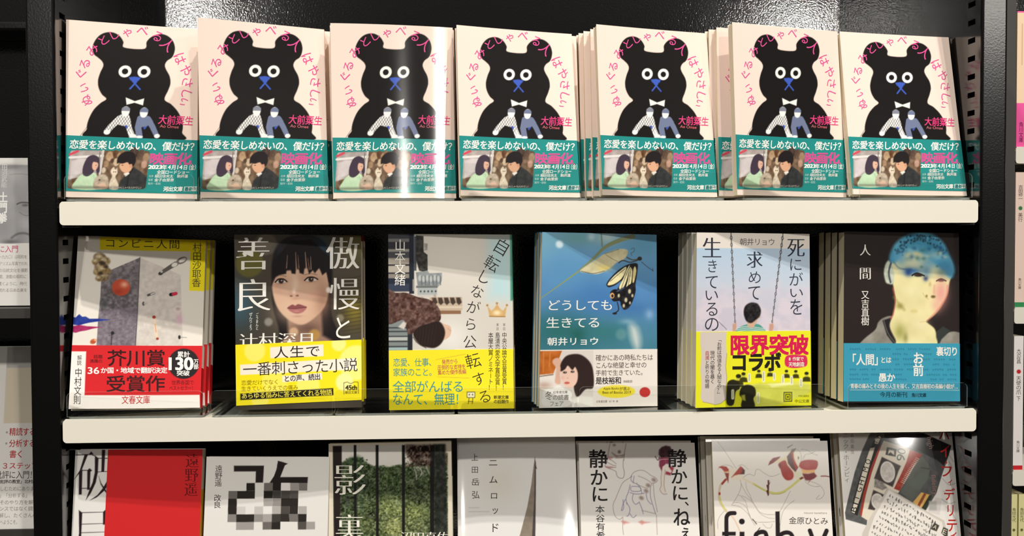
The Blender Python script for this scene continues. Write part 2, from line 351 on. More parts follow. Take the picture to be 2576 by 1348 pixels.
# ------------------------------------------------------------------ cover artwork (one function per title)
W_, H_ = 105., 148.
WHITE = (238, 235, 231); INK = (38, 32, 32)
def art_bear():
    A = Art(W_, H_, [(85, 160), (752, 187), (865, 1150), (165, 1140)], (242, 220, 207), res=.45)
    bk = (22, 19, 19)
    A.poly([(388, 299), (380, 268), (356, 236), (318, 219), (275, 226), (244, 255), (229, 298), (238, 338), (262, 358), (284, 378), (292, 402), (280, 440), (273, 482),
            (280, 522), (300, 558), (325, 583), (298, 606), (266, 645), (245, 700), (241, 750), (262, 803), (728, 812), (738, 765), (735, 712), (705, 652), (664, 608), (625, 580),
            (638, 528), (645, 490), (636, 450), (613, 412), (605, 388), (614, 365), (638, 343), (646, 300), (632, 258), (600, 229), (560, 220), (522, 235), (498, 264), (490, 303)], bk, smooth=True, soft=.35)
    for ex in (405, 502):
        A.ell(ex, 429, 33, 33, (246, 243, 238)); A.ell(ex, 429, 16, 16, bk)
    A.poly([(427, 460), (458, 456), (491, 461), (482, 476), (460, 492), (436, 476)], (62, 92, 190), soft=.4)
    A.line([(470, 484), (440, 524)], 9, (62, 92, 190)); A.line([(452, 484), (492, 526)], 9, (62, 92, 190))
    A.poly([(423, 572), (472, 592), (519, 576), (517, 615), (472, 601), (432, 613)], (244, 240, 232))
    # two small seated figures
    wht = (240, 238, 236); blu = (112, 122, 152)
    A.line([(405, 690), (365, 735), (345, 765)], 34, wht, w1=30); A.poly([(405, 668), (450, 668), (462, 700), (474, 745), (500, 796), (465, 798), (440, 735), (400, 725), (392, 690)], wht)
    for k in range(-1, 15):
        A.line([(300+k*15, 668), (384+k*15, 806)], 1.7, (24, 21, 21), alpha=.75); A.line([(300+k*15, 668), (216+k*15, 806)], 1.7, (24, 21, 21), alpha=.75)
    A.ell(346, 768, 17, 14, wht); A.poly([(470, 775), (500, 780), (502, 798), (466, 798)], wht)
    A.ell(431, 650, 21, 29, wht); A.poly([(410, 648), (410, 632), (422, 623), (440, 623), (453, 634), (453, 648)], (132, 136, 150))
    A.line([(512, 690), (505, 740), (518, 792)], 36, blu, w1=34); A.line([(550, 690), (580, 735), (606, 784)], 34, blu, w1=28)
    A.poly([(505, 682), (530, 674), (565, 684), (580, 705), (548, 735), (515, 738), (500, 712)], blu); A.ell(609, 787, 15, 12, wht); A.ell(517, 793, 18, 8, wht)
    A.ell(526, 655, 21, 29, wht); A.poly([(505, 653), (505, 640), (516, 629), (535, 628), (548, 640), (548, 654)], blu)
    A.poly([(530, 740), (555, 728), (540, 752)], (58, 84, 180)); A.poly([(432, 728), (452, 730), (446, 748)], (58, 84, 180))
    # title round the figure
    P = [('ぬ', 225, 594, 62), ('い', 205, 524, 56), ('ぐ', 183, 448, 64), ('る', 197, 392, 62), ('み', 227, 315, 66), ('と', 279, 262, 62), ('し', 328, 231, 60), ('ゃ', 395, 214, 60),
         ('べ', 470, 204, 64), ('る', 550, 232, 64), ('人', 606, 277, 72), ('は', 678, 350, 68), ('や', 716, 416, 66), ('さ', 733, 482, 66), ('し', 735, 545, 62), ('い', 726, 592, 50)]
    for c, x, y, z in P:
        ang = math.degrees(math.atan2(x-462, 455-y))
        A.ch(c, x, y, z, z, (226, 84, 150), ang=ang, bold=.004)
    A.h('大前粟生', 606, 670, 790, 722, (226, 70, 128), slope=8, bold=.012)
    A.ch('Ao Omae', 668, 732, 100, 17, (214, 110, 120), ang=3, fit=True)
    b = A.band(4.6, 51, (34, 138, 134), tilt=-.8)
    # film still on the band
    x0, y0, x1, y1 = 168, 873, 582, 1092
    b.rect(x0, y0, x1, y1, (112, 88, 68), rough=(3, 36), seed=3)
    b.poly([(168, 873), (345, 873), (338, 1000), (168, 1040)], (172, 160, 156), rough=(4, 26), seed=4); b.line([(168, 914), (338, 902)], 13, (226, 222, 218)); b.line([(206, 878), (168, 896)], 12, (212, 74, 92)); b.line([(338, 873), (332, 1020)], 10, (206, 200, 194)); b.line([(322, 880), (320, 1000)], 5, (120, 108, 100))
    b.poly([(176, 936), (216, 918), (262, 920), (256, 990), (178, 1040)], (208, 198, 198), soft=.8, rough=(4, 14))
    for px, py, r, c in ((375, 905, 20, (178, 148, 116)), (404, 890, 15, (98, 66, 46)), (428, 900, 14, (168, 136, 102)), (360, 948, 14, (150, 120, 92)), (412, 938, 16, (200, 176, 146)), (390, 930, 9, (70, 50, 40)), (500, 884, 24, (70, 54, 48)), (540, 896, 22, (92, 72, 60)), (566, 910, 18, (150, 122, 96)), (560, 950, 16, (176, 138, 120)), (350, 985, 12, (196, 180, 160)), (440, 884, 12, (140, 110, 84))):
        b.ell(px, py, r, r*1.4, c, soft=.5, rough=(2, 24), seed=int(px))
    b.poly([(200, 1092), (212, 1040), (240, 1008), (286, 996), (318, 1014), (336, 1092)], (200, 226, 190), soft=.4, smooth=True, rough=(3, 12)); b.line([(300, 1010), (318, 1080)], 4, (168, 200, 160), alpha=.7)
    b.poly([(246, 945), (262, 910), (290, 898), (318, 912), (326, 945), (330, 990), (318, 1004), (306, 975), (296, 1000), (270, 1020), (246, 1012), (240, 980)], (66, 54, 68), soft=.35, smooth=True)
    b.poly([(290, 942), (306, 930), (317, 945), (319, 962), (312, 980), (298, 984), (289, 968)], (222, 176, 152), soft=.35, smooth=True); b.line([(288, 930), (318, 938)], 9, (66, 54, 68)); b.ell(308, 957, 3, 2, (70, 50, 50), soft=.2); b.line([(310, 972), (316, 972)], 2.5, (186, 96, 90))
    b.poly([(304, 1050), (324, 1016), (356, 1008), (378, 1030), (384, 1070), (372, 1092), (312, 1092)], (190, 172, 152), soft=.5, smooth=True, rough=(2, 34)); b.ell(334, 1040, 5, 5, (90, 72, 62)); b.poly([(320, 1070), (360, 1056), (384, 1084), (360, 1092)], (226, 186, 162), soft=.5)
    b.poly([(392, 1092), (388, 1050), (398, 1020), (388, 990), (400, 966), (412, 980), (420, 972), (424, 1000), (416, 1024), (430, 1052), (440, 1092)], (222, 206, 184), soft=.4, smooth=True, rough=(2, 24)); b.ell(404, 994, 3, 3, (80, 66, 56)); b.ell(414, 994, 3, 3, (80, 66, 56))
    b.poly([(436, 1092), (444, 1044), (474, 1006), (506, 966), (545, 990), (582, 1024), (582, 1092)], (48, 49, 50), soft=.4, rough=(3, 12)); b.line([(506, 972), (486, 1020), (482, 1090)], 5, (28, 28, 30), smooth=True); b.poly([(456, 1004), (480, 990), (488, 1004), (470, 1020)], (232, 226, 218), soft=.4)
    b.poly([(430, 958), (444, 936), (478, 930), (496, 960), (492, 986), (470, 1000), (450, 992), (438, 978)], (216, 166, 134), soft=.35, smooth=True); b.ell(490, 958, 8, 12, (206, 150, 120), soft=.3); b.ell(446, 955, 5, 2.5, (60, 42, 38), soft=.2)
    b.poly([(416, 944), (420, 905), (455, 877), (498, 884), (514, 925), (504, 962), (494, 948), (482, 950), (470, 938), (445, 946), (428, 942)], (32, 26, 28), soft=.35, smooth=True)
    b.rect(168, 1078, 582, 1092, (60, 50, 44), alpha=.45, soft=1)
    A.h('ぬいぐるみとしゃべる人はやさしい', 402, 1078, 560, 1090, (206, 200, 192))
    for c in range(4):                                     # rounded corners of the still
        cx, cy = ((x0, y0), (x1, y0), (x1, y1), (x0, y1))[c]; sx, sy = ((1, 1), (-1, 1), (-1, -1), (1, -1))[c]
        a = np.linspace(0, np.pi/2, 7); r = 15
        b.poly([(cx-sx*3, cy-sy*3)]+[(cx+sx*(r-r*math.sin(t)), cy+sy*(r-r*math.cos(t))) for t in a][::1], (34, 138, 134))
    wt = (240, 240, 234)
    A.h('恋愛を楽しめないの、僕だけ？', 160, 818, 838, 868, wt, slope=10, bold=.016)
    for dx, c, bo in ((0, (228, 76, 144), .03), (.06, (150, 96, 146), -.022)):
        A.h('映画化', 584, 884, 806, 950, c, bold=bo, lift=dx)
    A.c1('、', 806, 940, 818, 956, (225, 66, 134))
    A.t('2023', 585, 954, 655, 976, wt, bold=.03); A.h('年', 656, 952, 682, 980, wt, bold=.02); A.t('4', 688, 954, 702, 977, wt, bold=.03); A.h('月', 706, 952, 732, 980, wt, bold=.02)
    A.t('14', 738, 954, 764, 977, wt, bold=.03); A.h('日', 768, 952, 792, 980, wt, bold=.02); A.h('（金）', 786, 951, 850, 982, wt, bold=.01)
    A.h('全国ロードショー', 632, 983, 806, 1006, wt, bold=.012)
    A.h('出演', 592, 1010, 616, 1024, (190, 222, 216)); A.h('細田佳央太　駒井蓮', 624, 1008, 800, 1027, wt, bold=.01)
    A.h('監督', 592, 1032, 616, 1046, (190, 222, 216)); A.h('金子由里奈', 624, 1030, 728, 1049, wt, bold=.012); A.h('製作・配給', 592, 1054, 660, 1068, (190, 222, 216))
    A.h('河出文庫', 678, 1078, 780, 1106, wt, bold=.03)
    b.rect(788, 1078, 860, 1105, wt); A.h('最新刊', 790, 1080, 858, 1104, (34, 120, 120), bold=.02)
    return dict(art=A, T=.0085, spine=[(0, 51, (34, 138, 134)), (51, 148, (242, 220, 207))], back=(242, 220, 207))

def art_store():
    A = Art(W_, H_, [(137, 92), (1020, 112), (985, 1262), (72, 1268)], (226, 220, 210))
    A.poly([(285, 92), (1025, 108), (1018, 190), (285, 184)], (232, 212, 26)); A.poly([(912, 185), (1022, 188), (1012, 464), (904, 460)], (236, 220, 24))
    A.poly([(562, 234), (360, 322), (296, 372), (290, 500), (276, 640), (262, 860), (532, 860), (545, 640), (556, 430)], (112, 106, 110), rough=(2.2, 42), seed=5)
    A.poly([(290, 600), (545, 570), (532, 860), (262, 860)], (128, 116, 132), alpha=.5, rough=(1.6, 40), seed=9)
    A.poly([(562, 234), (700, 290), (846, 352), (852, 600), (864, 860), (532, 860), (545, 640), (556, 430)], (206, 198, 190), rough=(3, 16), seed=6)
    A.line([(562, 234), (545, 640), (532, 850)], 5, (70, 64, 66))
    for i, (x, y, r) in enumerate(((285, 238, 44), (320, 262, 38), (262, 268, 30), (292, 300, 44), (335, 330, 30), (275, 335, 34), (312, 368, 40), (282, 380, 26), (300, 318, 40))):
        A.ell(x, y, r, r*.8, (124+12*(i % 3), 104+10*(i % 3), 78), soft=.8, rough=(2, 55), seed=20+i)
        A.ell(x-8, y-8, r*.45, r*.35, (196, 178, 146), soft=1.2, rough=(2, 40), seed=40+i)
    for x, y, r in ((300, 275, 20), (290, 345, 16), (330, 300, 14)): A.ell(x, y, r, r*.7, (60, 46, 36), soft=1)
    A.ell(438, 452, 66, 50, (60, 50, 52), soft=2, alpha=.5)
    A.ell(432, 440, 63, 57, (186, 74, 48), soft=.5); A.glow(455, 420, 26, 22, (236, 168, 140)); A.glow(410, 470, 30, 20, (150, 46, 30), alpha=.6)
    A.line([(700, 345), (722, 330), (775, 296), (810, 276)], 20, (96, 90, 88), w1=34); A.ell(852, 252, 40, 22, (120, 112, 108), rot=-25); A.ell(858, 250, 28, 12, (226, 220, 212), rot=-25)
    A.ell(802, 282, 22, 14, (226, 220, 212), rot=-25); A.ell(706, 342, 14, 12, (60, 56, 56)); A.ell(712, 330, 9, 8, (200, 194, 188))
    A.line([(620, 492), (660, 478)], 16, (84, 80, 80)); A.line([(640, 486), (662, 477)], 9, (210, 204, 198)); A.ell(588, 550, 9, 14, (70, 66, 66)); A.ell(594, 549, 5, 9, (186, 178, 172))
    A.line([(778, 487), (795, 484)], 24, (28, 24, 26)); A.line([(796, 484), (812, 480)], 24, (196, 48, 74))
    A.ell(828, 588, 28, 20, (226, 214, 208), soft=1); A.ell(828, 585, 14, 9, (170, 150, 146), soft=1.2); A.glow(838, 655, 22, 40, (222, 168, 196), alpha=.7)
    A.line([(660, 645), (684, 790)], 16, (226, 204, 176)); A.line([(668, 690), (676, 745)], 4, (206, 130, 96)); A.ell(661, 642, 12, 11, (156, 56, 40)); A.ell(685, 790, 10, 9, (150, 60, 46))
    A.ell(838, 780, 9, 14, (40, 36, 38)); A.line([(845, 780), (888, 782)], 3, (110, 104, 104)); A.line([(370, 745), (366, 830)], 6, (60, 54, 50)); A.ell(374, 752, 12, 12, (34, 30, 32)); A.line([(350, 770), (395, 752)], 3, (60, 54, 50))
    A.poly([(310, 520), (335, 530), (330, 580), (300, 590)], (66, 72, 66), soft=1.5, alpha=.6); A.ell(240, 810, 22, 17, (190, 96, 60), rot=-30, rough=(2, 30)); A.ell(256, 800, 10, 8, (226, 160, 120))
    A.poly([(68, 655), (95, 640), (120, 648), (145, 624), (165, 642), (190, 640), (215, 655), (270, 654), (358, 660), (270, 674), (215, 682), (180, 690), (140, 702), (100, 695), (72, 700)], (30, 52, 140), rough=(3, 16))
    A.poly([(68, 712), (105, 706), (150, 698), (200, 706), (302, 711), (232, 724), (190, 736), (150, 742), (120, 752), (70, 740)], (158, 34, 92), rough=(3, 18))
    A.h('コンビニ人間', 312, 108, 846, 170, (66, 58, 30), slope=4)
    A.v('村田沙耶香', 928, 130, 988, 436, (76, 66, 30), lean=-8)
    b = A.band(0, 53.3, (206, 34, 40))
    b.poly([(90, 878), (193, 878), (182, 1175), (980, 1175), (984, 1275), (60, 1275)], (240, 234, 228))
    b.ell(868, 962, 108, 104, (40, 34, 36))
    A.v('解説', 132, 903, 162, 972, (60, 54, 54), lean=-4); A.v('中村文則', 112, 990, 160, 1236, (50, 44, 46), lean=-12)
    A.h('話題', 244, 900, 306, 926, (70, 20, 22)); A.h('沸騰の', 218, 930, 306, 956, (70, 20, 22))
    A.h('芥川賞', 338, 866, 742, 976, (52, 18, 20), bold=.012); A.h('受賞作', 330, 1042, 740, 1152, (58, 22, 24), bold=.012)
    A.t('36', 205, 986, 282, 1030, WHITE, bold=.02); A.h('か国・地域で翻訳決定', 292, 986, 756, 1026, WHITE, bold=.02)
    A.h('累計', 824, 878, 912, 918, WHITE, bold=.02)
    A.t('130', 768, 920, 932, 1004, WHITE, bold=.03)
    A.h('万', 938, 930, 972, 965, WHITE, bold=.02); A.h('部', 938, 966, 972, 1000, WHITE, bold=.02); A.h('突破', 820, 1008, 910, 1044, WHITE, bold=.02)
    A.h('世界各国で', 784, 1074, 940, 1106, (120, 22, 26)); A.h('ベストセラー！', 768, 1112, 950, 1142, (120, 22, 26))
    A.h('文春文庫', 438, 1178, 636, 1234, (200, 40, 44))
    return dict(art=A, T=.0105, spine=[(0, 14, (206, 34, 40)), (14, 34, (206, 34, 40)), (34, 53, (236, 228, 214)), (53, 148, (232, 224, 206))], back=(232, 226, 214))

def art_pride():
    A = Art(W_, H_, [(133, 62), (1010, 70), (1020, 1262), (155, 1270)], (70, 63, 54), res=.45)
    A.C += (A.noise(40, 3)[..., None]-.5)*30
    A.glow(170, 560, 120, 180, (58, 84, 96)); A.glow(980, 140, 120, 160, (112, 104, 60), alpha=.8); A.glow(970, 600, 80, 120, (150, 134, 40), alpha=.7)
    A.ell(240, 265, 96, 96, (104, 100, 46), soft=1.2, alpha=.85); A.ell(350, 132, 80, 76, (118, 110, 98), soft=1.2, alpha=.7)
    for k in range(16): A.line([(880, 380+k*26), (1016, 360+k*26)], 8, (60, 54, 34), alpha=.55)
    hair = (26, 22, 24)
    A.poly([(392, 360), (395, 250), (420, 160), (480, 95), (560, 72), (660, 70), (740, 105), (790, 190), (812, 330), (806, 480), (812, 640), (860, 760), (870, 860), (500, 860), (440, 700), (400, 560)], hair, smooth=True, soft=1)
    A.glow(735, 200, 70, 120, (44, 74, 92), alpha=.75); A.glow(460, 170, 60, 60, (50, 52, 56), alpha=.6); A.glow(600, 100, 120, 30, (58, 62, 66), alpha=.5)
    A.poly([(505, 640), (508, 760), (440, 830), (870, 840), (748, 770), (738, 600)], (150, 118, 100), soft=1.5); A.glow(640, 720, 100, 45, (92, 66, 58), alpha=.75)
    A.poly([(398, 400), (406, 500), (440, 585), (500, 650), (570, 690), (630, 688), (700, 640), (755, 580), (782, 500), (786, 410), (770, 330), (690, 300), (560, 312), (450, 330)], (212, 174, 148), smooth=True, soft=.8)
    A.glow(530, 600, 120, 90, (224, 190, 164), alpha=.6); A.glow(745, 520, 60, 140, (164, 122, 100), alpha=.75); A.glow(440, 440, 36, 60, (206, 158, 138), alpha=.5); A.glow(690, 480, 60, 36, (226, 168, 150), alpha=.5)
    A.glow(560, 400, 26, 70, (232, 204, 182), alpha=.7); A.glow(595, 350, 40, 60, (196, 152, 130), alpha=.5)
    # fringe
    A.poly([(392, 420), (398, 260), (520, 110), (660, 100), (800, 230), (806, 420), (785, 400), (770, 330), (742, 352), (720, 300), (690, 338), (676, 318), (650, 344), (625, 250), (612, 345), (585, 335), (566, 230), (556, 342), (530, 338), (500, 220), (492, 340), (462, 345), (440, 350), (418, 365)], hair, soft=.6)
    for x0, y0, x1, y1, wd in ((500, 210, 494, 300, 5), (556, 190, 562, 310, 7), (572, 210, 580, 300, 4), (622, 190, 632, 300, 8), (660, 220, 664, 310, 6), (640, 230, 652, 312, 4)): A.line([(x0, y0), (x1, y1)], wd*.5, (196, 152, 128), alpha=.75, w1=wd*1.2)
    for sx, ex, ey, rw in ((-1, 455, 393, 37), (1, 662, 383, 42)):
        A.glow(ex, ey-2, rw*1.3, 26, (170, 118, 100), alpha=.6); A.ell(ex, ey, rw, 15, (214, 200, 190), soft=.6); A.ell(ex+2, ey-2, 18, 17, (52, 34, 28), soft=.5); A.ell(ex+6, ey-6, 4, 4, (230, 224, 218))
        A.line([(ex-rw, ey+4), (ex-rw*.4, ey-16), (ex+rw*.5, ey-16), (ex+rw*1.15, ey-2*sx)], 9, (30, 22, 22), smooth=True); A.line([(ex-rw*.8, ey+12), (ex, ey+17), (ex+rw*.8, ey+10)], 2.5, (120, 80, 70), smooth=True, alpha=.7)
        A.line([(ex-rw, ey-34), (ex, ey-42), (ex+rw, ey-34)], 5, (80, 56, 48), alpha=.5, smooth=True)
    A.glow(545, 478, 40, 22, (206, 160, 138), alpha=.8); A.glow(548, 462, 14, 26, (244, 220, 200), alpha=.8); A.ell(528, 495, 8, 5, (120, 76, 66), soft=.6); A.ell(570, 493, 9, 5, (120, 76, 66), soft=.6); A.glow(555, 515, 34, 10, (190, 142, 122), alpha=.6)
    A.poly([(502, 578), (535, 555), (556, 562), (578, 552), (612, 562), (636, 574), (590, 584), (540, 584)], (136, 76, 78), soft=.5, smooth=True)
    A.poly([(506, 580), (560, 580), (632, 576), (612, 606), (572, 618), (530, 606)], (172, 108, 106), soft=.6, smooth=True); A.line([(504, 579), (555, 582), (634, 575)], 4, (80, 40, 44), smooth=True); A.glow(565, 600, 26, 6, (206, 150, 146), alpha=.7)
    A.glow(575, 636, 40, 8, (178, 134, 114), alpha=.6); A.ell(786, 456, 17, 20, (236, 222, 212), soft=.8)
    A.ell(373, 672, 28, 28, (150, 146, 136), soft=1, alpha=.85); A.ell(548, 742, 30, 30, (214, 176, 140), soft=1, alpha=.85); A.ell(690, 765, 38, 38, (184, 142, 70), soft=1, alpha=.8); A.ell(868, 652, 26, 26, (140, 132, 110), soft=1, alpha=.8)
    wt = (240, 236, 228)
    A.c1('善', 155, 84, 376, 308, wt, mincho=True); A.c1('良', 165, 374, 382, 594, wt, mincho=True); A.c1('傲', 772, 84, 994, 308, wt, mincho=True); A.c1('慢', 800, 372, 996, 592, wt, mincho=True)
    A.c1('と', 840, 648, 938, 792, wt, bold=.0)
    A.v('ごうまんと', 285, 608, 304, 726, wt); A.v('ぜんりょう', 240, 604, 262, 728, wt)
    A.h('辻村深月', 172, 746, 702, 850, wt, mincho=True)
    b = A.band(5, 56.3, (246, 228, 32), tilt=2.6)
    for x, y, r, c in ((280, 870, 72, (250, 238, 110)), (860, 830, 50, (250, 240, 140)), (980, 960, 120, (250, 240, 130)), (900, 1090, 60, (252, 242, 160)), (420, 1080, 90, (250, 236, 90)), (650, 1110, 80, (250, 238, 110)), (320, 1200, 60, (250, 238, 100))): b.ell(x, y, r, r, c, soft=1)
    sl = (244, 236, 220)
    b.poly([(385, 846), (752, 832), (755, 912), (388, 920)], sl); b.poly([(178, 962), (982, 928), (985, 1006), (182, 1032)], sl); b.poly([(470, 1044), (744, 1026), (747, 1070), (474, 1086)], sl)
    pen = (44, 38, 36)
    A.h('人生で', 408, 838, 735, 920, pen, slope=-8); A.h('一番刺さった小説', 198, 936, 992, 1030, pen, slope=-22, bold=-.004); A.h('との声、続出', 482, 1034, 736, 1078, pen, slope=-12, bold=.012)
    A.h('恋愛だけでなく', 188, 1066, 450, 1100, (150, 130, 20), slope=-4); A.h('生きていくうえでの痛み', 188, 1106, 582, 1140, (150, 130, 20), slope=-4)
    b.poly([(182, 1158), (824, 1130), (826, 1178), (183, 1202)], (34, 30, 24)); A.h('あらゆる悩みに答えてくれる物語', 190, 1146, 816, 1186, (246, 230, 90), slope=-18, bold=.01)
    b.line([(898, 1172), (896, 1096), (920, 1090), (944, 1102), (970, 1090), (995, 1092), (997, 1168)], 4, (90, 80, 30)); A.t('45th', 908, 1112, 986, 1144, (70, 62, 30), bold=.03); A.h('朝日文庫', 906, 1150, 988, 1170, (80, 70, 30))
    return dict(art=A, T=.0135, spine=[(0, 5, (64, 56, 48)), (5, 56, (246, 228, 32)), (56, 143, (214, 200, 184)), (143, 148, (120, 20, 30))], back=(70, 63, 54))

def art_rotation():
    A = Art(W_, H_, [(125, 45), (985, 52), (1000, 1255), (135, 1265)], (212, 206, 196), res=.45)
    A.glow(600, 250, 300, 240, (220, 214, 204)); A.glow(560, 760, 160, 140, (232, 228, 222))
    A.poly([(822, 70), (990, 70), (992, 505), (818, 500)], (186, 214, 218), soft=6); A.poly([(972, 50), (990, 50), (993, 512), (976, 512)], (70, 142, 122), soft=.6)
    A.poly([(110, 30), (284, 30), (284, 445), (110, 445)], (84, 82, 86))
    for y0, y1, c in ((45, 78, (60, 60, 66)), (78, 100, (110, 108, 110)), (100, 150, (50, 50, 56)), (150, 168, (150, 146, 140)), (172, 208, (74, 76, 80)), (212, 256, (168, 160, 148)), (256, 266, (44, 44, 50)), (266, 312, (178, 170, 158)), (312, 322, (48, 48, 54)), (322, 352, (140, 134, 126)), (352, 392, (40, 46, 62)), (392, 440, (56, 64, 84))):
        A.rect(110, y0, 272, y1, c)
    A.poly([(270, 40), (304, 40), (306, 460), (272, 460)], (38, 42, 54)); A.rect(305, 60, 322, 300, (74, 78, 84)); A.rect(296, 360, 304, 440, (170, 168, 166))
    A.poly([(318, 55), (370, 60), (372, 170), (398, 190), (400, 300), (370, 308), (340, 300), (318, 220)], (58, 56, 54), rough=(2, 30)); A.poly([(370, 110), (400, 112), (398, 160), (372, 160)], (176, 170, 162), rough=(2, 40))
    A.poly([(318, 312), (400, 300), (412, 318), (500, 316), (498, 372), (478, 410), (330, 404)], (136, 142, 144), rough=(3, 26))
    for k in range(6): A.ell(345+k*26, 352+6*(k % 2), 10, 22, (186, 190, 188), soft=.6); A.line([(358+k*26, 340), (360+k*26, 400)], 5, (90, 96, 98))
    A.rect(330, 418, 466, 468, (172, 178, 178)); 
    for k in range(5): A.ell(352+k*26, 444, 6, 7, (70, 76, 78))
    A.rect(320, 405, 470, 420, (110, 114, 114)); A.rect(330, 468, 460, 482, (204, 198, 190))
    A.poly([(410, 486), (640, 484), (642, 575), (480, 580), (440, 540)], (196, 176, 154))
    for k in range(5): A.poly([(430+k*42, 488), (458+k*42, 488), (470+k*42, 522), (450+k*42, 540), (434+k*42, 524)], (72, 58, 50), soft=.5)
    A.rect(470, 548, 640, 562, (216, 200, 178)); A.rect(480, 578, 632, 602, (142, 106, 78))
    A.poly([(110, 640), (262, 640), (262, 870), (110, 870)], (132, 140, 140)); 
    for y in (690, 716, 750, 785, 820): A.rect(110, y, 262, y+9, (62, 66, 70))
    A.rect(110, 760, 262, 782, (186, 188, 184)); A.rect(110, 832, 262, 848, (160, 186, 186)); A.rect(262, 650, 296, 870, (40, 42, 50))
    A.poly([(118, 440), (180, 452), (250, 452), (330, 482), (410, 500), (468, 545), (492, 600), (486, 648), (440, 664), (380, 690), (330, 716), (270, 742), (250, 690), (230, 640), (118, 660)], (88, 62, 56), smooth=True, rough=(2.4, 48), seed=8)
    for k in range(60):
        r = random.Random(k); A.ell(150+r.random()*310, 470+r.random()*190, 7, 6, (158, 120, 110), soft=.7, alpha=.55 if r.random() > .3 else 0)
    A.poly([(196, 690), (232, 652), (254, 664), (238, 706)], (214, 206, 198), soft=.6)
    A.poly([(478, 660), (520, 672), (560, 690), (562, 742), (536, 772), (500, 780), (470, 720)], (220, 186, 162), smooth=True); A.line([(540, 700), (562, 720)], 8, (190, 150, 130), alpha=.5)
    A.poly([(300, 740), (340, 690), (420, 664), (478, 652), (512, 690), (522, 740), (500, 800), (455, 834), (400, 832), (345, 812)], (42, 31, 28), smooth=True, soft=.6)
    for k in range(7): A.line([(330+k*22, 705-k*5), (320+k*20, 800+k*3)], 3, (84, 62, 54), alpha=.4)
    A.line([(300, 760), (330, 800), (390, 836)], 5, (80, 62, 56), smooth=True); A.rect(360, 846, 590, 858, (150, 186, 178), alpha=.7)
    A.v('山本文緒', 172, 82, 244, 404, (242, 238, 230))
    # gold crown
    gd = (206, 168, 108)
    A.poly([(815, 545), (842, 582), (862, 566), (882, 534), (903, 566), (924, 582), (951, 545), (938, 625), (830, 622)], gd, soft=.4); A.glow(882, 596, 30, 20, (246, 226, 186))
    for x, y in ((815, 543), (882, 530), (951, 543)): A.ell(x, y, 8, 8, (176, 132, 76))
    A.line([(830, 620), (938, 623)], 6, (156, 112, 60))
    b = A.band(0, 50, (246, 230, 44), tilt=0)
    tb = (74, 150, 158)
    P = [('自', 915, 138, 120, 0), ('転', 848, 252, 112, 0), ('し', 792, 345, 104, 0), ('な', 745, 446, 100, 0), ('が', 718, 556, 100, 0), ('ら', 700, 672, 96, 0), ('公', 694, 795, 100, 0), ('転', 716, 925, 112, 0), ('す', 758, 1050, 100, 0), ('る', 798, 1172, 100, 0)]
    for i, (c, x, y, z, _) in enumerate(P):
        a, d = P[max(i-1, 0)], P[min(i+1, 9)]
        A.ch(c, x, y, z, z, (44, 38, 38), ang=math.degrees(math.atan2(a[1]-d[1], d[2]-a[2])), bold=-.008)
    A.v('中央公論文芸賞受賞！', 918, 730, 950, 1130, (52, 46, 44)); A.v('島清恋愛文学賞受賞！', 870, 730, 903, 1135, (52, 46, 44)); A.v('本屋大賞ノミネート！', 822, 730, 856, 1130, (52, 46, 44))
    for x in (932, 886): A.v('第回', x-8, 664, x+8, 720, (140, 132, 124))
    A.h('恋愛、仕事、', 162, 905, 460, 962, tb); A.h('家族のこと。', 162, 974, 462, 1030, tb); A.h('全部がんばる', 158, 1062, 656, 1142, tb, bold=.004); A.h('なんて、無理！', 158, 1148, 664, 1230, tb, bold=.004)
    for t, y, x0, x1 in (('発売から', 930, 500, 612), ('圧倒的な支持を', 968, 470, 666), ('集めた傑作長編', 1003, 472, 670)): A.h(t, x0, y-17, x1, y+17, (196, 84, 96), slope=-8)
    b.line([(458, 918), (664, 880)], 2.5, (206, 160, 60)); b.line([(470, 1036), (690, 1046)], 2.5, (206, 160, 60))
    b.rect(674, 1140, 732, 1182, (60, 56, 50)); b.rect(678, 1144, 728, 1178, (246, 240, 210)); b.ell(692, 1160, 4, 5, (50, 46, 40)); b.ell(714, 1160, 4, 5, (50, 46, 40)); b.line([(690, 1184), (684, 1222)], 4, (60, 56, 50)); b.line([(716, 1184), (712, 1222)], 4, (60, 56, 50)); b.line([(684, 1206), (718, 1206)], 4, (60, 56, 50))
    A.h('新潮文庫', 860, 1165, 964, 1190, (60, 54, 40), bold=.01); A.h('の話題作', 860, 1194, 964, 1221, (60, 54, 40), bold=.01)
    return dict(art=A, T=.0165, spine=[(0, 50, (226, 212, 160)), (50, 92, (214, 206, 186)), (92, 148, (76, 146, 124))], back=(212, 206, 196))

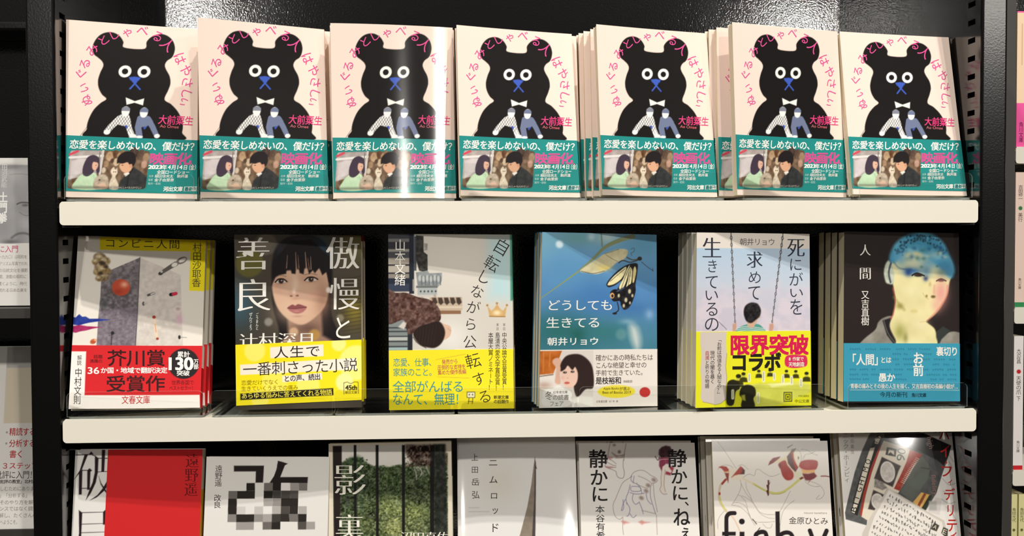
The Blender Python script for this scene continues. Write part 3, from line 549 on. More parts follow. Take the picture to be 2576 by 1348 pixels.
def art_butterfly():
    A = Art(W_, H_, [(175, 42), (965, 48), (968, 1250), (155, 1250)], (76, 128, 176), res=.45)
    A.grad(150, 42, 970, 460, (118, 168, 200), (86, 138, 190)); A.grad(150, 459, 970, 860, (86, 138, 190), (66, 124, 142)); A.C += (A.noise(30, 3)[..., None]-.5)*22
    A.glow(300, 700, 260, 130, (44, 110, 104), alpha=.8); A.glow(620, 720, 200, 90, (54, 120, 120), alpha=.7); A.glow(330, 300, 260, 160, (92, 152, 196), alpha=.7); A.glow(600, 480, 260, 120, (70, 124, 186), alpha=.8)
    A.glow(420, 80, 220, 60, (110, 160, 160), alpha=.7); A.glow(620, 70, 90, 50, (206, 214, 200), alpha=.6); A.glow(880, 120, 160, 90, (84, 146, 176), alpha=.6); A.glow(800, 560, 200, 60, (64, 112, 172), alpha=.6); A.glow(420, 740, 60, 60, (30, 90, 80), alpha=.6)
    A.glow(180, 120, 90, 120, (120, 172, 190), alpha=.5); A.ell(292, 122, 25, 25, (206, 226, 236), soft=1.2); A.glow(510, 70, 30, 30, (190, 210, 220), alpha=.8); A.glow(915, 600, 36, 40, (150, 184, 220), alpha=.7); A.ell(718, 740, 38, 38, (120, 164, 164), soft=1.5, alpha=.5)
    A.poly([(776, 680), (800, 672), (832, 700), (850, 770), (846, 830), (822, 846), (796, 800), (780, 740)], (196, 208, 206), smooth=True, soft=3.5); A.glow(760, 650, 60, 20, (150, 184, 200), alpha=.6)
    A.line([(165, 488), (300, 392), (430, 298)], 5, (150, 158, 92), w1=9); A.line([(430, 298), (520, 220), (600, 142), (700, 92), (800, 62)], 14, (128, 138, 104), smooth=True, w1=34)
    A.line([(578, 48), (584, 130)], 10, (118, 140, 128), w1=14); A.line([(700, 60), (860, 120), (960, 180)], 3, (120, 150, 160), alpha=.7)
    A.poly([(432, 300), (500, 250), (560, 210), (600, 184), (700, 150), (762, 160), (742, 214), (690, 240), (640, 280), (560, 320), (490, 316)], (204, 196, 158), smooth=True, soft=.6, rough=(6, 26)); A.glow(600, 280, 60, 24, (226, 206, 110), alpha=.7)
    A.line([(440, 302), (520, 318), (600, 300)], 4, (96, 84, 60), smooth=True); A.line([(610, 190), (660, 220), (690, 234)], 3, (120, 104, 70)); A.line([(600, 184), (700, 152)], 3, (110, 110, 80))
    blk = (34, 32, 36); cr = (238, 228, 176)
    A.poly([(614, 392), (640, 350), (690, 300), (740, 266), (790, 248), (830, 250), (830, 300), (818, 380), (810, 430), (776, 470), (690, 440), (720, 370), (670, 400), (630, 412)], blk, smooth=True, soft=.4)
    A.poly([(622, 396), (650, 352), (700, 306), (748, 272), (748, 300), (716, 356), (664, 392)], cr, smooth=True); A.poly([(702, 410), (732, 350), (756, 290), (776, 262), (764, 330), (740, 400), (716, 430)], cr, smooth=True)
    A.poly([(748, 430), (764, 360), (778, 276), (794, 300), (786, 380), (768, 440)], cr, smooth=True); A.poly([(796, 390), (800, 300), (812, 268), (822, 300), (808, 370)], (232, 214, 150), smooth=True)
    for p in ([(640, 372), (700, 320), (744, 284)], [(718, 420), (750, 330), (776, 268)], [(760, 436), (776, 340), (786, 270)]): A.line(p, 3, blk, smooth=True)
    A.poly([(640, 452), (670, 426), (720, 430), (800, 380), (818, 430), (800, 500), (772, 552), (738, 568), (716, 540), (706, 508), (660, 508)], blk, smooth=True, rough=(3, 22))
    A.ell(654, 470, 16, 20, (226, 170, 110)); A.ell(656, 472, 8, 11, blk)
    for x, y, r in ((775, 440, 10), (795, 470, 7), (750, 500, 10), (735, 540, 8), (700, 470, 8), (778, 520, 6)): A.ell(x, y, r, r*1.6, (206, 196, 160), soft=.5)
    A.line([(690, 440), (735, 416)], 10, (70, 84, 110))
    A.line([(690, 515), (698, 570), (664, 594)], 7, blk, smooth=True); A.ell(672, 594, 16, 7, blk)
    A.line([(700, 244), (730, 228), (780, 240), (840, 222)], 7, (60, 56, 54), smooth=True); A.line([(756, 206), (800, 224), (850, 212)], 8, (86, 80, 72), smooth=True); A.ell(846, 214, 16, 14, (52, 48, 48)); A.line([(858, 236), (900, 270), (938, 296)], 4, (60, 60, 66), smooth=True); A.line([(938, 280), (940, 302)], 4, (60, 60, 66))
    A.line([(784, 150), (806, 142), (806, 165), (786, 176), (790, 192)], 4, (80, 90, 104), smooth=True)
    wt = (240, 240, 236)
    A.h('どうしても', 206, 498, 662, 572, wt, bold=.006); A.h('生きてる', 200, 618, 576, 692, wt, bold=.006); A.h('朝井リョウ', 208, 758, 566, 812, wt, bold=.016)
    b = A.band(0, 49, (234, 226, 218))
    b.rect(140, 850, 524, 1260, (222, 214, 208)); b.poly([(140, 850), (310, 850), (280, 930), (250, 1012), (140, 1020)], (196, 108, 44), rough=(6, 26)); b.line([(185, 860), (182, 1000)], 8, (222, 150, 90), alpha=.6); b.line([(230, 860), (224, 960)], 8, (222, 150, 90), alpha=.6)
    b.poly([(140, 1020), (260, 1010), (300, 1080), (300, 1260), (140, 1260)], (236, 230, 224), soft=1); b.line([(140, 1030), (250, 1016)], 6, (120, 96, 80)); b.glow(190, 1090, 60, 26, (170, 130, 110), alpha=.6)
    b.poly([(245, 930), (262, 902), (300, 908), (312, 960), (296, 1010), (300, 1080), (262, 1070), (272, 980)], (222, 178, 156), smooth=True, soft=.6)
    b.poly([(300, 965), (325, 900), (372, 876), (440, 880), (500, 930), (524, 1000), (524, 1110), (470, 1124), (420, 1176), (396, 1140), (370, 1000)], (50, 36, 34), smooth=True, soft=.6)
    b.poly([(306, 985), (340, 940), (400, 950), (418, 1010), (412, 1070), (384, 1106), (350, 1112), (322, 1086), (308, 1040)], (236, 200, 182), smooth=True, soft=.5)
    b.poly([(300, 990), (322, 910), (400, 890), (420, 1000), (400, 965), (380, 985), (350, 955), (330, 980)], (50, 36, 34), smooth=True, soft=.5)
    for ex, ey in ((330, 1002), (382, 998)): b.ell(ex, ey, 13, 7, (50, 36, 34), soft=.5); b.ell(ex+3, ey-2, 3, 2, (220, 210, 204))
    b.line([(345, 1040), (352, 1044)], 4, (200, 150, 134)); b.ell(344, 1076, 18, 8, (196, 92, 84), soft=.5); b.glow(315, 1040, 14, 14, (236, 170, 154), alpha=.6)
    b.poly([(380, 1190), (440, 1170), (524, 1180), (524, 1260), (380, 1260)], (240, 236, 230), soft=1)
    for x, y, r in ((225, 1155, 48), (285, 1140, 50), (335, 1160, 44), (215, 1205, 44), (280, 1210, 56), (335, 1205, 44)): b.ell(x, y, r, r*.85, (246, 243, 238), soft=.4)
    gy = (120, 108, 104)
    A.c1('冬', 196, 1132, 244, 1194, gy); A.h('の読書', 246, 1158, 358, 1196, gy); A.h('フェア', 226, 1202, 322, 1240, gy); A.h('幻冬舎文庫', 250, 1130, 348, 1150, gy)
    tx = (96, 84, 80)
    A.h('確かにあの時私たちは', 540, 880, 938, 924, tx); A.h('こんな絶望と幸せの', 540, 934, 894, 976, tx); A.h('手前で生きていた。', 540, 988, 890, 1028, tx); A.h('是枝裕和', 540, 1038, 718, 1088, (56, 48, 46), bold=.014); A.h('（映画監督）', 720, 1062, 806, 1080, gy)
    b.ell(684, 1142, 130, 46, (240, 222, 60), soft=.5); A.t('Apple Books', 594, 1112, 700, 1132, (110, 100, 40)); A.h('が選ぶ', 704, 1110, 778, 1134, (110, 100, 40)); A.t('Best of Books 2019', 588, 1138, 784, 1156, (110, 100, 40))
    b.ell(881, 1150, 38, 36, (196, 54, 52)); A.h('幻冬舎文庫', 545, 1202, 620, 1220, gy); A.h('幻冬舎', 630, 1204, 700, 1218, gy)
    return dict(art=A, T=.0105, spine=[(0, 49, (234, 226, 218)), (49, 148, (80, 128, 160))], back=(80, 128, 160))

def art_swing():
    A = Art(W_, H_, [(165, 42), (953, 45), (962, 1242), (155, 1250)], (204, 214, 228), res=.45)
    A.grad(140, 140, 970, 420, (184, 208, 230), (204, 212, 226)); A.grad(140, 418, 970, 760, (206, 208, 222), (208, 198, 212))
    n = A.noise(9, 5, 4); a = np.clip((A.M([(0, 330)])[0, 1]-A.Y)/26, 0, 1)*np.clip((n-.42)*4, 0, 1)
    A.C = A.C*(1-a[..., None]*.75)+np.array([226, 214, 224])*a[..., None]*.75
    A.rect(130, 20, 980, 147, (232, 224, 214), soft=.3)
    for (x0, y0, x1, y1) in ((403, 40, 432, 660), (768, 40, 690, 662)):
        m = 26
        for k in range(m):
            t = (k+.5)/m; x, y = x0+(x1-x0)*t, y0+(y1-y0)*t; r = 10-3*t
            if k % 2: A.ell(x, y, r*.8, r*1.5, (64, 60, 62), soft=.25); A.ell(x, y, r*.32, r*.85, (206, 208, 216), soft=.25)
            else: A.line([(x, y-r*1.5), (x, y+r*1.5)], r*.7, (84, 80, 82))
    A.poly([(440, 735), (448, 700), (480, 680), (520, 668), (575, 666), (615, 680), (638, 735)], (86, 160, 148), smooth=True)
    for k in range(4): A.line([(444, 696+k*12), (520, 684+k*12), (636, 700+k*11)], 5, (214, 226, 220), smooth=True)
    A.poly([(520, 690), (515, 640), (580, 640), (592, 600), (604, 600), (585, 650), (560, 694)], (214, 176, 150)); A.ell(600, 612, 9, 15, (206, 160, 136))
    A.poly([(492, 580), (505, 540), (545, 518), (590, 528), (612, 570), (604, 612), (575, 640), (545, 660), (515, 650), (498, 620)], (40, 37, 40), smooth=True, soft=.6, rough=(2, 30))
    A.poly([(415, 668), (440, 655), (442, 690), (428, 728), (414, 728)], (206, 160, 140), soft=.5); A.poly([(672, 668), (700, 662), (702, 690), (690, 725), (668, 722)], (206, 160, 140), soft=.5)
    A.line([(318, 650), (360, 690), (372, 704)], 3, (70, 70, 90), smooth=True)
    tx = (52, 54, 68)
    for c, x0, y0, x1, y1 in (('生', 208, 76, 332, 208), ('き', 244, 226, 304, 310), ('て', 226, 336, 310, 420), ('い', 226, 436, 312, 500), ('る', 230, 518, 308, 608), ('の', 222, 624, 316, 712), ('求', 516, 168, 622, 278), ('め', 528, 304, 610, 384), ('て', 524, 406, 606, 498), ('死', 800, 82, 916, 200), ('に', 818, 216, 896, 296), ('が', 812, 310, 906, 400), ('い', 818, 424, 906, 480), ('を', 818, 496, 902, 602)):
        A.c1(c, x0, y0, x1, y1, tx, **(dict(mincho=True) if c in '生求死' else dict(bold=-.006)))
    A.h('朝井リョウ', 464, 78, 712, 126, (110, 100, 96))
    b = A.band(0, 64.3, (238, 236, 44))
    b.poly([(188, 720), (372, 720), (368, 800), (374, 870), (366, 960), (374, 1040), (366, 1130), (374, 1188), (330, 1222), (290, 1230), (250, 1218), (205, 1208), (190, 1180), (196, 1080), (188, 980), (196, 880), (188, 800)], (216, 205, 196), soft=.4)
    b.line([(374, 870), (366, 960), (374, 1040), (366, 1130), (374, 1188), (330, 1222), (290, 1230), (250, 1218), (205, 1208)], 3, (150, 130, 100))
    A.v('「お前は価値ある人間なの？」', 306, 760, 336, 1168, (60, 54, 56)); A.v('現代の闇を暴く', 258, 850, 288, 1082, (60, 54, 56)); A.v('自滅', 222, 850, 250, 914, (190, 70, 60)); A.v('と祈りの物語', 222, 916, 250, 1112, (60, 54, 56))
    ol = (90, 90, 16)
    b.poly([(420, 1112), (600, 1078), (900, 1068), (960, 1100), (960, 1150), (700, 1250), (560, 1250)], (222, 222, 96), soft=1, rough=(8, 16)); b.poly([(660, 1090), (820, 1076), (840, 1094), (690, 1112)], (248, 248, 170), soft=.8)
    for x, y, r in ((455, 1040, 22), (490, 1022, 17), (597, 1002, 14), (676, 996, 13), (790, 1004, 14), (855, 1006, 14), (930, 1022, 17)):
        b.poly([(x-r*1.7, y+r*3), (x-r*1.4, y+r*1.3), (x, y+r*.7), (x+r*1.4, y+r*1.3), (x+r*1.7, y+r*3)], (64, 62, 20), soft=.5); b.ell(x, y, r*.8, r, (200, 196, 80), soft=.4); b.ell(x, y-r*.45, r*.85, r*.65, (44, 42, 18), soft=.4)
    b.poly([(372, 1130), (380, 1072), (420, 1054), (462, 1078), (462, 1120), (436, 1140), (420, 1230), (374, 1225)], (40, 38, 20), smooth=True, soft=.5)
    b.poly([(462, 1160), (475, 1110), (520, 1090), (568, 1112), (576, 1160), (560, 1190), (566, 1250), (478, 1250), (480, 1190)], (38, 36, 20), smooth=True, soft=.5); b.poly([(474, 1166), (500, 1160), (505, 1205), (484, 1200)], (180, 176, 66), soft=.6)
    for x, y, hh in ((530, 1042, 32), (630, 1035, 40), (705, 1036, 28), (765, 1054, 34), (826, 1064, 32), (891, 1080, 32), (415, 1158, 36), (592, 1186, 40)):
        b.poly(rrect(x-10, x+10, y-hh, y+hh, 9), (240, 238, 214)); b.line([(x, y-hh+10), (x, y+hh-12)], 5, (120, 116, 80), alpha=.7)
    for dx, c, bo in ((0, (218, 32, 84), .032),): A.h('限界突破', 394, 744, 944, 880, c, bold=bo)
    A.h('コラボ', 400, 866, 752, 996, (36, 32, 28), bold=.04)
    b.poly([(778, 925), (790, 892), (830, 882), (880, 886), (925, 890), (936, 925), (928, 962), (880, 974), (830, 976), (786, 962)], (218, 50, 96), smooth=True); A.h('8作家で', 806, 898, 910, 926, (246, 236, 220), bold=.02); A.h('天地創造', 804, 934, 914, 966, (246, 236, 220), bold=.02)
    for k, r in enumerate((30, 24, 18, 12, 6)): b.rect(800-r, 1180-r*1.15, 800+r, 1180+r*1.15, (70, 68, 30) if k % 2 == 0 else (238, 236, 44))
    A.h('中公文庫', 846, 1198, 948, 1222, (110, 106, 30)); A.h('中央公論新社', 872, 1166, 948, 1182, (140, 136, 40))
    return dict(art=A, T=.0125, spine=[(0, 64, (238, 236, 44)), (64, 148, (206, 214, 226))], back=(220, 216, 214))

def art_human():
    A = Art(W_, H_, [(175, 48), (970, 62), (975, 1230), (165, 1235)], (43, 36, 35), res=.45)
    gr = (146, 142, 132)
    A.poly([(270, 830), (320, 780), (390, 722), (410, 672), (450, 640), (510, 632), (560, 700), (560, 840), (270, 840)], gr, smooth=True, soft=.6, rough=(8, 22)); A.poly([(815, 840), (850, 780), (900, 742), (950, 738), (990, 760), (990, 840)], gr, smooth=True, soft=.6, rough=(8, 22))
    A.poly([(440, 660), (500, 640), (560, 700), (600, 840), (530, 840), (470, 760)], (40, 36, 40), soft=.6); A.poly([(800, 840), (810, 740), (860, 700), (910, 730), (850, 790), (825, 840)], (56, 60, 58), soft=.6); A.line([(450, 660), (480, 750), (540, 830)], 7, (92, 90, 86), smooth=True)
    fc = (238, 228, 170)
    A.poly([(514, 420), (530, 520), (512, 620), (490, 700), (530, 790), (560, 840), (800, 840), (812, 770), (800, 716), (752, 676), (748, 662), (800, 622), (850, 560), (890, 480), (904, 400), (930, 300), (880, 200), (720, 120), (560, 180), (500, 260)], fc, smooth=True, soft=.7, rough=(16, 16), seed=4)
    A.poly([(490, 250), (462, 270), (450, 330), (462, 392), (484, 408), (516, 404), (520, 330)], (196, 204, 184), smooth=True, soft=.8, rough=(4, 30)); A.line([(500, 262), (484, 330), (496, 396)], 14, (60, 66, 78), smooth=True, alpha=.8)
    cap = (82, 158, 190)
    A.poly([(490, 250), (494, 200), (530, 130), (600, 80), (700, 55), (790, 70), (862, 126), (900, 200), (930, 270), (938, 330), (910, 370), (860, 320), (780, 250), (690, 190), (590, 200), (530, 260)], cap, smooth=True, soft=1.6, rough=(7, 30), seed=6)
    for k in range(90):
        r = random.Random(k+5); t = r.random()*math.pi; q = .62+.36*r.random(); A.ell(705-190*math.cos(t)*q, 215-150*math.sin(t)*q, 6, 7, (36, 62, 78), soft=.6, alpha=.75)
    A.glow(570, 230, 60, 60, (96, 170, 214), alpha=.8); A.glow(780, 250, 110, 60, (90, 170, 216), alpha=.75); A.glow(660, 250, 70, 50, (214, 222, 200), alpha=.8); A.glow(800, 210, 60, 30, (180, 210, 200), alpha=.6)
    A.glow(650, 320, 80, 30, (60, 124, 190), alpha=.85); A.glow(880, 310, 60, 50, (76, 140, 186), alpha=.85); A.glow(745, 320, 40, 50, (84, 140, 190), alpha=.7); A.glow(620, 330, 30, 30, (30, 60, 130), alpha=.8); A.glow(740, 372, 20, 20, (40, 50, 100), alpha=.8); A.glow(850, 330, 40, 24, (120, 150, 130), alpha=.6)
    A.line([(646, 350), (680, 334), (730, 352)], 10, (34, 28, 34), smooth=True); A.ell(690, 348, 30, 11, (58, 44, 40), soft=.6); A.line([(815, 388), (846, 374), (880, 388)], 9, (40, 32, 34), smooth=True); A.ell(846, 384, 24, 10, (76, 54, 44), soft=.6)
    A.glow(845, 470, 55, 100, (238, 160, 156), alpha=.85); A.glow(812, 560, 40, 50, (240, 180, 160), alpha=.6); A.line([(512, 440), (528, 530), (512, 620), (496, 648)], 7, (206, 80, 76), smooth=True, alpha=.75, soft=.8); A.line([(890, 420), (880, 500), (820, 590), (752, 660)], 7, (226, 96, 100), smooth=True, alpha=.6, soft=1)
    A.glow(560, 560, 30, 24, (150, 140, 70), alpha=.8); A.line([(520, 500), (556, 546), (592, 586)], 12, (150, 138, 70), alpha=.6, smooth=True, soft=1.5); A.glow(560, 740, 40, 60, (150, 150, 70), alpha=.7); A.glow(600, 780, 20, 40, (120, 120, 60), alpha=.6)
    A.ell(746, 492, 6, 8, (130, 110, 60), soft=.8); A.ell(792, 496, 15, 9, (110, 90, 56), soft=.8); A.glow(770, 410, 12, 20, (200, 180, 120), alpha=.8); A.glow(690, 600, 80, 40, (246, 236, 182), alpha=.8); A.glow(640, 450, 70, 60, (244, 236, 184), alpha=.8); A.ell(660, 596, 22, 9, (206, 190, 120), soft=1.5, alpha=.7)
    A.line([(800, 420), (798, 470)], 8, (224, 150, 120), alpha=.6, soft=1); A.glow(705, 690, 60, 50, (246, 232, 190), alpha=.6); A.line([(750, 664), (700, 672)], 5, (226, 190, 120), alpha=.6)
    A.line([(904, 400), (890, 480), (850, 560), (800, 622), (748, 664)], 5, (196, 120, 100), smooth=True, alpha=.55, soft=.4); A.line([(516, 420), (528, 520), (514, 620)], 4, (150, 90, 70), smooth=True, alpha=.5, soft=.4); A.line([(720, 470), (738, 500), (760, 512)], 5, (196, 176, 110), smooth=True, alpha=.6); A.line([(520, 260), (560, 300), (640, 310)], 8, (40, 80, 140), smooth=True, alpha=.5, soft=.8)
    for k in range(26):
        r = random.Random(k+70); A.glow(600+r.random()*300, 150+r.random()*150, 12+r.random()*14, 9+r.random()*9, [(40, 92, 140), (140, 200, 216), (60, 120, 120), (206, 220, 200)][k % 4], alpha=.6)
    wt = (240, 236, 228)
    A.c1('人', 284, 138, 356, 212, wt, mincho=True); A.c1('間', 284, 298, 356, 376, wt, mincho=True); A.v('又吉直樹', 292, 452, 346, 694, wt, bold=.004)
    b = A.band(1.2, 51.5, (62, 156, 184), tilt=0)
    dk = (34, 100, 126)
    for i, y in enumerate((858, 892, 928, 964, 1000, 1036, 1068)):
        r = random.Random(i)
        x = 214
        while x < 956:
            L = r.randint(30, 90)
            x2 = min(x+L, 956)
            if not (205 < (x+x2)/2 < 510 and 885 < y < 985) and not (640 < (x+x2)/2 < 735 and y > 870) and not (805 < (x+x2)/2 and y < 905) and not (400 < (x+x2)/2 < 540 and y > 1020):
                k = x
                while k < x2-8: b.line([(k, y-8+r.random()*4), (k+3, y+8)], 2.6, dk, alpha=.75); b.line([(k-4, y-3+r.random()*6), (k+8, y-3+r.random()*6)], 2.6, dk, alpha=.75); k += 16
            x = x2+r.randint(8, 26)
    A.h('「人間」', 190, 892, 446, 970, wt, bold=.02); A.h('とは', 424, 912, 500, 956, wt, bold=.016); A.v('お前', 652, 878, 722, 1046, wt, bold=.02); A.h('裏切り', 812, 842, 962, 904, wt, bold=.02); A.h('愚か', 410, 1026, 526, 1086, wt, bold=.02)
    A.h('青春の痛みとその後の人生を描く、又吉直樹初の長編小説が…', 214, 1100, 962, 1134, wt, bold=.016); b.line([(212, 1143), (970, 1143)], 3, wt)
    A.h('今月の新刊', 420, 1156, 612, 1194, (30, 66, 84), bold=.006); A.h('角川文庫', 640, 1164, 742, 1192, (30, 66, 84), bold=.016)
    return dict(art=A, T=.0150, spine=[(0, 51, (62, 156, 184)), (51, 148, (52, 44, 43))], back=(43, 36, 35))

def art_red():
    A = Art(W_, H_, [(258, 268), (1861, 263), (1783, 2567), (147, 2582)], (228, 226, 222))
    ink = (36, 24, 28)
    # oversized title character running under the red jacket: thick uprights, hairline horizontals
    for p in ([(265, 336), (470, 326)], [(345, 532), (452, 532)], [(340, 762), (440, 762)], [(470, 336), (505, 350)], [(520, 378), (690, 378)], [(530, 552), (690, 548)]): A.line(p, 9, ink)
    A.poly([(372, 330), (414, 330), (330, 540), (240, 650), (312, 530)], ink); A.poly([(300, 560), (344, 520), (334, 842), (298, 842)], ink); A.poly([(405, 535), (432, 504), (466, 534), (444, 548), (434, 782), (402, 782)], ink)
    A.poly([(455, 290), (484, 326), (426, 326)], ink); A.poly([(588, 268), (630, 268), (616, 552), (580, 552)], ink)
    A.poly([(500, 340), (545, 376), (536, 560), (510, 690), (450, 820), (384, 916), (420, 810), (470, 690), (498, 560)], ink); A.poly([(690, 600), (690, 690), (610, 800), (520, 880), (434, 918), (530, 850), (600, 760)], ink); A.poly([(545, 598), (580, 700), (640, 790), (700, 850), (700, 890), (620, 800), (570, 710)], ink)
    A.poly([(298, 1040), (340, 1074), (326, 1380), (270, 1500), (300, 1340)], ink); A.line([(340, 1074), (610, 1068)], 8, ink); A.poly([(600, 1070), (628, 1040), (660, 1070), (628, 1230), (600, 1230)], ink)
    A.line([(330, 1222), (600, 1216)], 7, ink); A.line([(326, 1332), (640, 1324)], 7, ink)
    b = A.band(0, 148, (206, 40, 42), x0=26.6)
    A.v('遠野遥', 1640, 318, 1802, 870, (112, 16, 22), lean=-26, mincho=True)
    return dict(art=A, T=.0150, spine=[(0, 114, (214, 166, 60)), (114, 148, (206, 196, 178))], back=WHITE, bandspine=False)

def art_mosaic():
    A = Art(W_, H_, [(106, 347), (1653, 358), (1600, 2669), (12, 2643)], (228, 225, 220))
    k = (36, 30, 28)
    def g(v): return (v, v-4, v-8)
    A.poly([(447, 464), (825, 464), (812, 682), (718, 682), (722, 538), (447, 538)], k)
    A.poly([(1000, 402), (1062, 418), (1126, 440), (1088, 462), (1030, 612), (1380, 612), (1376, 690), (1040, 690), (1038, 786), (935, 786), (935, 690), (894, 686), (950, 600), (982, 510)], k, soft=.2)
    cells = [(604, 710, 0, 36), (825, 936, 0, 112), (1042, 1155, 0, 232), (1155, 1265, 0, 158), (1265, 1372, 0, 122),
             (378, 486, 1, 112), (486, 710, 1, 42), (820, 934, 1, 34), (934, 1040, 1, 64), (1040, 1156, 1, 72), (1156, 1258, 1, 82),
             (374, 482, 2, 40), (820, 934, 2, 168), (934, 1040, 2, 148), (1040, 1256, 2, 42),
             (372, 480, 3, 40), (480, 592, 3, 208), (704, 812, 3, 196), (815, 928, 3, 232), (928, 1036, 3, 178), (1036, 1146, 3, 76), (1146, 1254, 3, 46), (1258, 1366, 3, 176),
             (366, 474, 4, 134), (474, 700, 4, 44), (700, 810, 4, 146), (810, 922, 4, 168), (922, 1034, 4, 64), (1034, 1144, 4, 50), (1144, 1254, 4, 118), (1254, 1362, 4, 42),
             (472, 696, 5, 158), (806, 918, 5, 108), (918, 1030, 5, 42), (1252, 1360, 5, 82), (1360, 1470, 5, 162)]
    for x0, x1, r, v in cells: A.rect(x0, 686+r*100, x1, 786+r*100, g(v), soft=.15)
    A.v('遠野遥', 212, 455, 298, 728, (70, 62, 58), lean=-10); A.v('改良', 196, 828, 282, 1006, (60, 52, 50), lean=-8)
    return dict(art=A, T=.0090, spine=[(0, 148, (214, 206, 192))], back=WHITE)

def art_shadow():
    A = Art(W_, H_, [(136, 185), (1688, 147), (1723, 2408), (124, 2462)], (226, 216, 196))
    A.poly([(188, 213), (1606, 190), (1648, 1500), (1650, 2300), (200, 2330)], (224, 220, 212))
    A.poly([(300, 420), (400, 366), (480, 348), (560, 366), (610, 424), (720, 476), (800, 462), (900, 480), (960, 462), (1050, 446), (1110, 470), (1180, 430), (1300, 390), (1420, 420), (1640, 300), (1650, 2300), (200, 2330), (196, 420)], (72, 86, 56), soft=.8, rough=(1.7, 110), seed=3)
    A.poly([(500, 330), (560, 366), (600, 430), (560, 520), (440, 500), (330, 440), (400, 366)], (58, 84, 54), soft=2, alpha=.6, rough=(1.6, 100), seed=4)
    A.poly([(1110, 200), (1610, 190), (1630, 420), (1500, 480), (1300, 460), (1190, 420), (1110, 300)], (62, 46, 38), soft=1.5, rough=(1.6, 110), seed=5); A.poly([(1210, 480), (1250, 620), (1300, 520), (1330, 590), (1400, 480)], (170, 170, 158), soft=2, alpha=.6, rough=(1.6, 80), seed=15)
    for x, y, r, c, s_ in ((560, 700, 130, (40, 54, 40), 6), (380, 900, 130, (44, 50, 42), 7), (900, 620, 150, (62, 80, 40), 8), (1250, 760, 160, (48, 56, 34), 9), (900, 980, 150, (130, 142, 78), 10), (1240, 1060, 170, (142, 152, 86), 11), (600, 1180, 140, (112, 124, 78), 12), (960, 1260, 160, (150, 156, 92), 13), (1290, 1250, 120, (120, 126, 90), 16), (540, 960, 70, (96, 112, 82), 14), (680, 1080, 100, (34, 42, 32), 17), (1300, 900, 90, (36, 40, 28), 18)):
        A.glow(x, y, r, r*.8, c, alpha=.85, rough=(1.6, 120), seed=s_)
    rr = random.Random(9)
    for k in range(2600):                                   # leaves
        x, y = rr.uniform(290, 1640), rr.uniform(340, 1420)
        top = 360 if x < 620 else 450 if x < 1080 else 300
        if y < top+rr.uniform(0, 60): continue
        m = A.M([(x, y)])[0]; i = min(A.nx-1, max(0, int(m[0]/A.res))); j = min(A.ny-1, max(0, int(m[1]/A.resy)))
        low = min(1, max(0, (y-780)/300))*max(0, 1-abs(x-1000)/620)
        base = np.array([58, 70, 46])*(1-low)+np.array([142, 148, 96])*low
        if x > 1110 and y < 480: base = np.array([92, 76, 66])
        A.ell(x, y, rr.uniform(7, 17), rr.uniform(5, 10), base*rr.choice((.45, .7, 1., 1.2, 1.45)), rot=rr.uniform(-60, 60), soft=.35, alpha=.85)
    for pts in ([(1215, 480), (1240, 560), (1250, 640)], [(1300, 480), (1310, 560), (1290, 600)], [(1370, 470), (1400, 540), (1410, 560)], [(1260, 470), (1290, 500), (1330, 560)]): A.line(pts, 9, (188, 188, 178), smooth=True, alpha=.85)
    dk = (38, 30, 30)
    A.poly([(188, 213), (302, 211), (300, 470), (280, 800), (270, 1348), (270, 2300), (200, 2330)], dk, soft=.4); A.poly([(1470, 192), (1606, 190), (1640, 1200), (1640, 2300), (1480, 2300)], (46, 50, 44), soft=.8, rough=(3, 34), seed=21)
    for x0, x1 in ((452, 486), (730, 766), (1062, 1100), (1420, 1472)): A.rect(x0, 200, x1, 2320, (26, 24, 24), soft=.3)
    wt = (238, 234, 220)
    A.line([(880, 1176), (960, 1160), (966, 1232), (884, 1246), (880, 1176)], 7, (176, 176, 130)); A.line([(1310, 372), (1420, 380)], 20, (206, 200, 190), alpha=.5, soft=2)
    A.c1('影', 218, 456, 592, 830, wt, mincho=True); A.c1('裏', 224, 1086, 560, 1440, wt, mincho=True)
    A.h('沼田真佑', 1040, 1306, 1660, 1450, wt, mincho=True)
    return dict(art=A, T=.0120, spine=[(0, 118, (214, 204, 182)), (118, 148, (40, 36, 34))], back=(226, 216, 196))

def art_spire():
    A = Art(W_, H_, [(148, 113), (1643, 103), (1735, 2310), (168, 2348)], (226, 224, 222))
    A.glow(700, 700, 300, 300, (214, 208, 190), alpha=.5)
    A.poly([(1134, 362), (1150, 440), (1148, 520), (1146, 1348), (1146, 2300), (700, 2300), (860, 1640), (956, 1330), (1040, 1000), (1090, 720), (1114, 515), (1124, 440)], (138, 126, 112), soft=.25, rough=(3, 12))
    A.poly([(1134, 362), (1142, 440), (1162, 516), (1148, 506), (1150, 700), (1146, 1348), (1146, 2300), (1060, 2300), (1106, 1340), (1130, 900), (1132, 520)], (74, 68, 68), soft=.3)
    tx = (76, 68, 64)
    A.c1('上', 330, 316, 414, 404, tx); A.c1('田', 336, 482, 412, 560, tx); A.c1('岳', 330, 630, 430, 720, tx); A.c1('弘', 338, 790, 432, 886, tx)
    for c, x0, y0, x1, y1 in (('ニ', 553, 402, 656, 466), ('ム', 558, 604, 660, 692), ('ロ', 580, 820, 656, 888), ('ッ', 600, 1010, 668, 1084), ('ド', 600, 1206, 674, 1312)): A.c1(c, x0, y0, x1, y1, (62, 54, 50), bold=.006)
    A.line([(300, 1002), (430, 1002)], 8, (176, 170, 166), alpha=.7); A.line([(300, 1052), (556, 1052)], 8, (176, 170, 166), alpha=.7)
    return dict(art=A, T=.0090, spine=[(0, 148, (206, 200, 192))], back=WHITE, gloss=True)

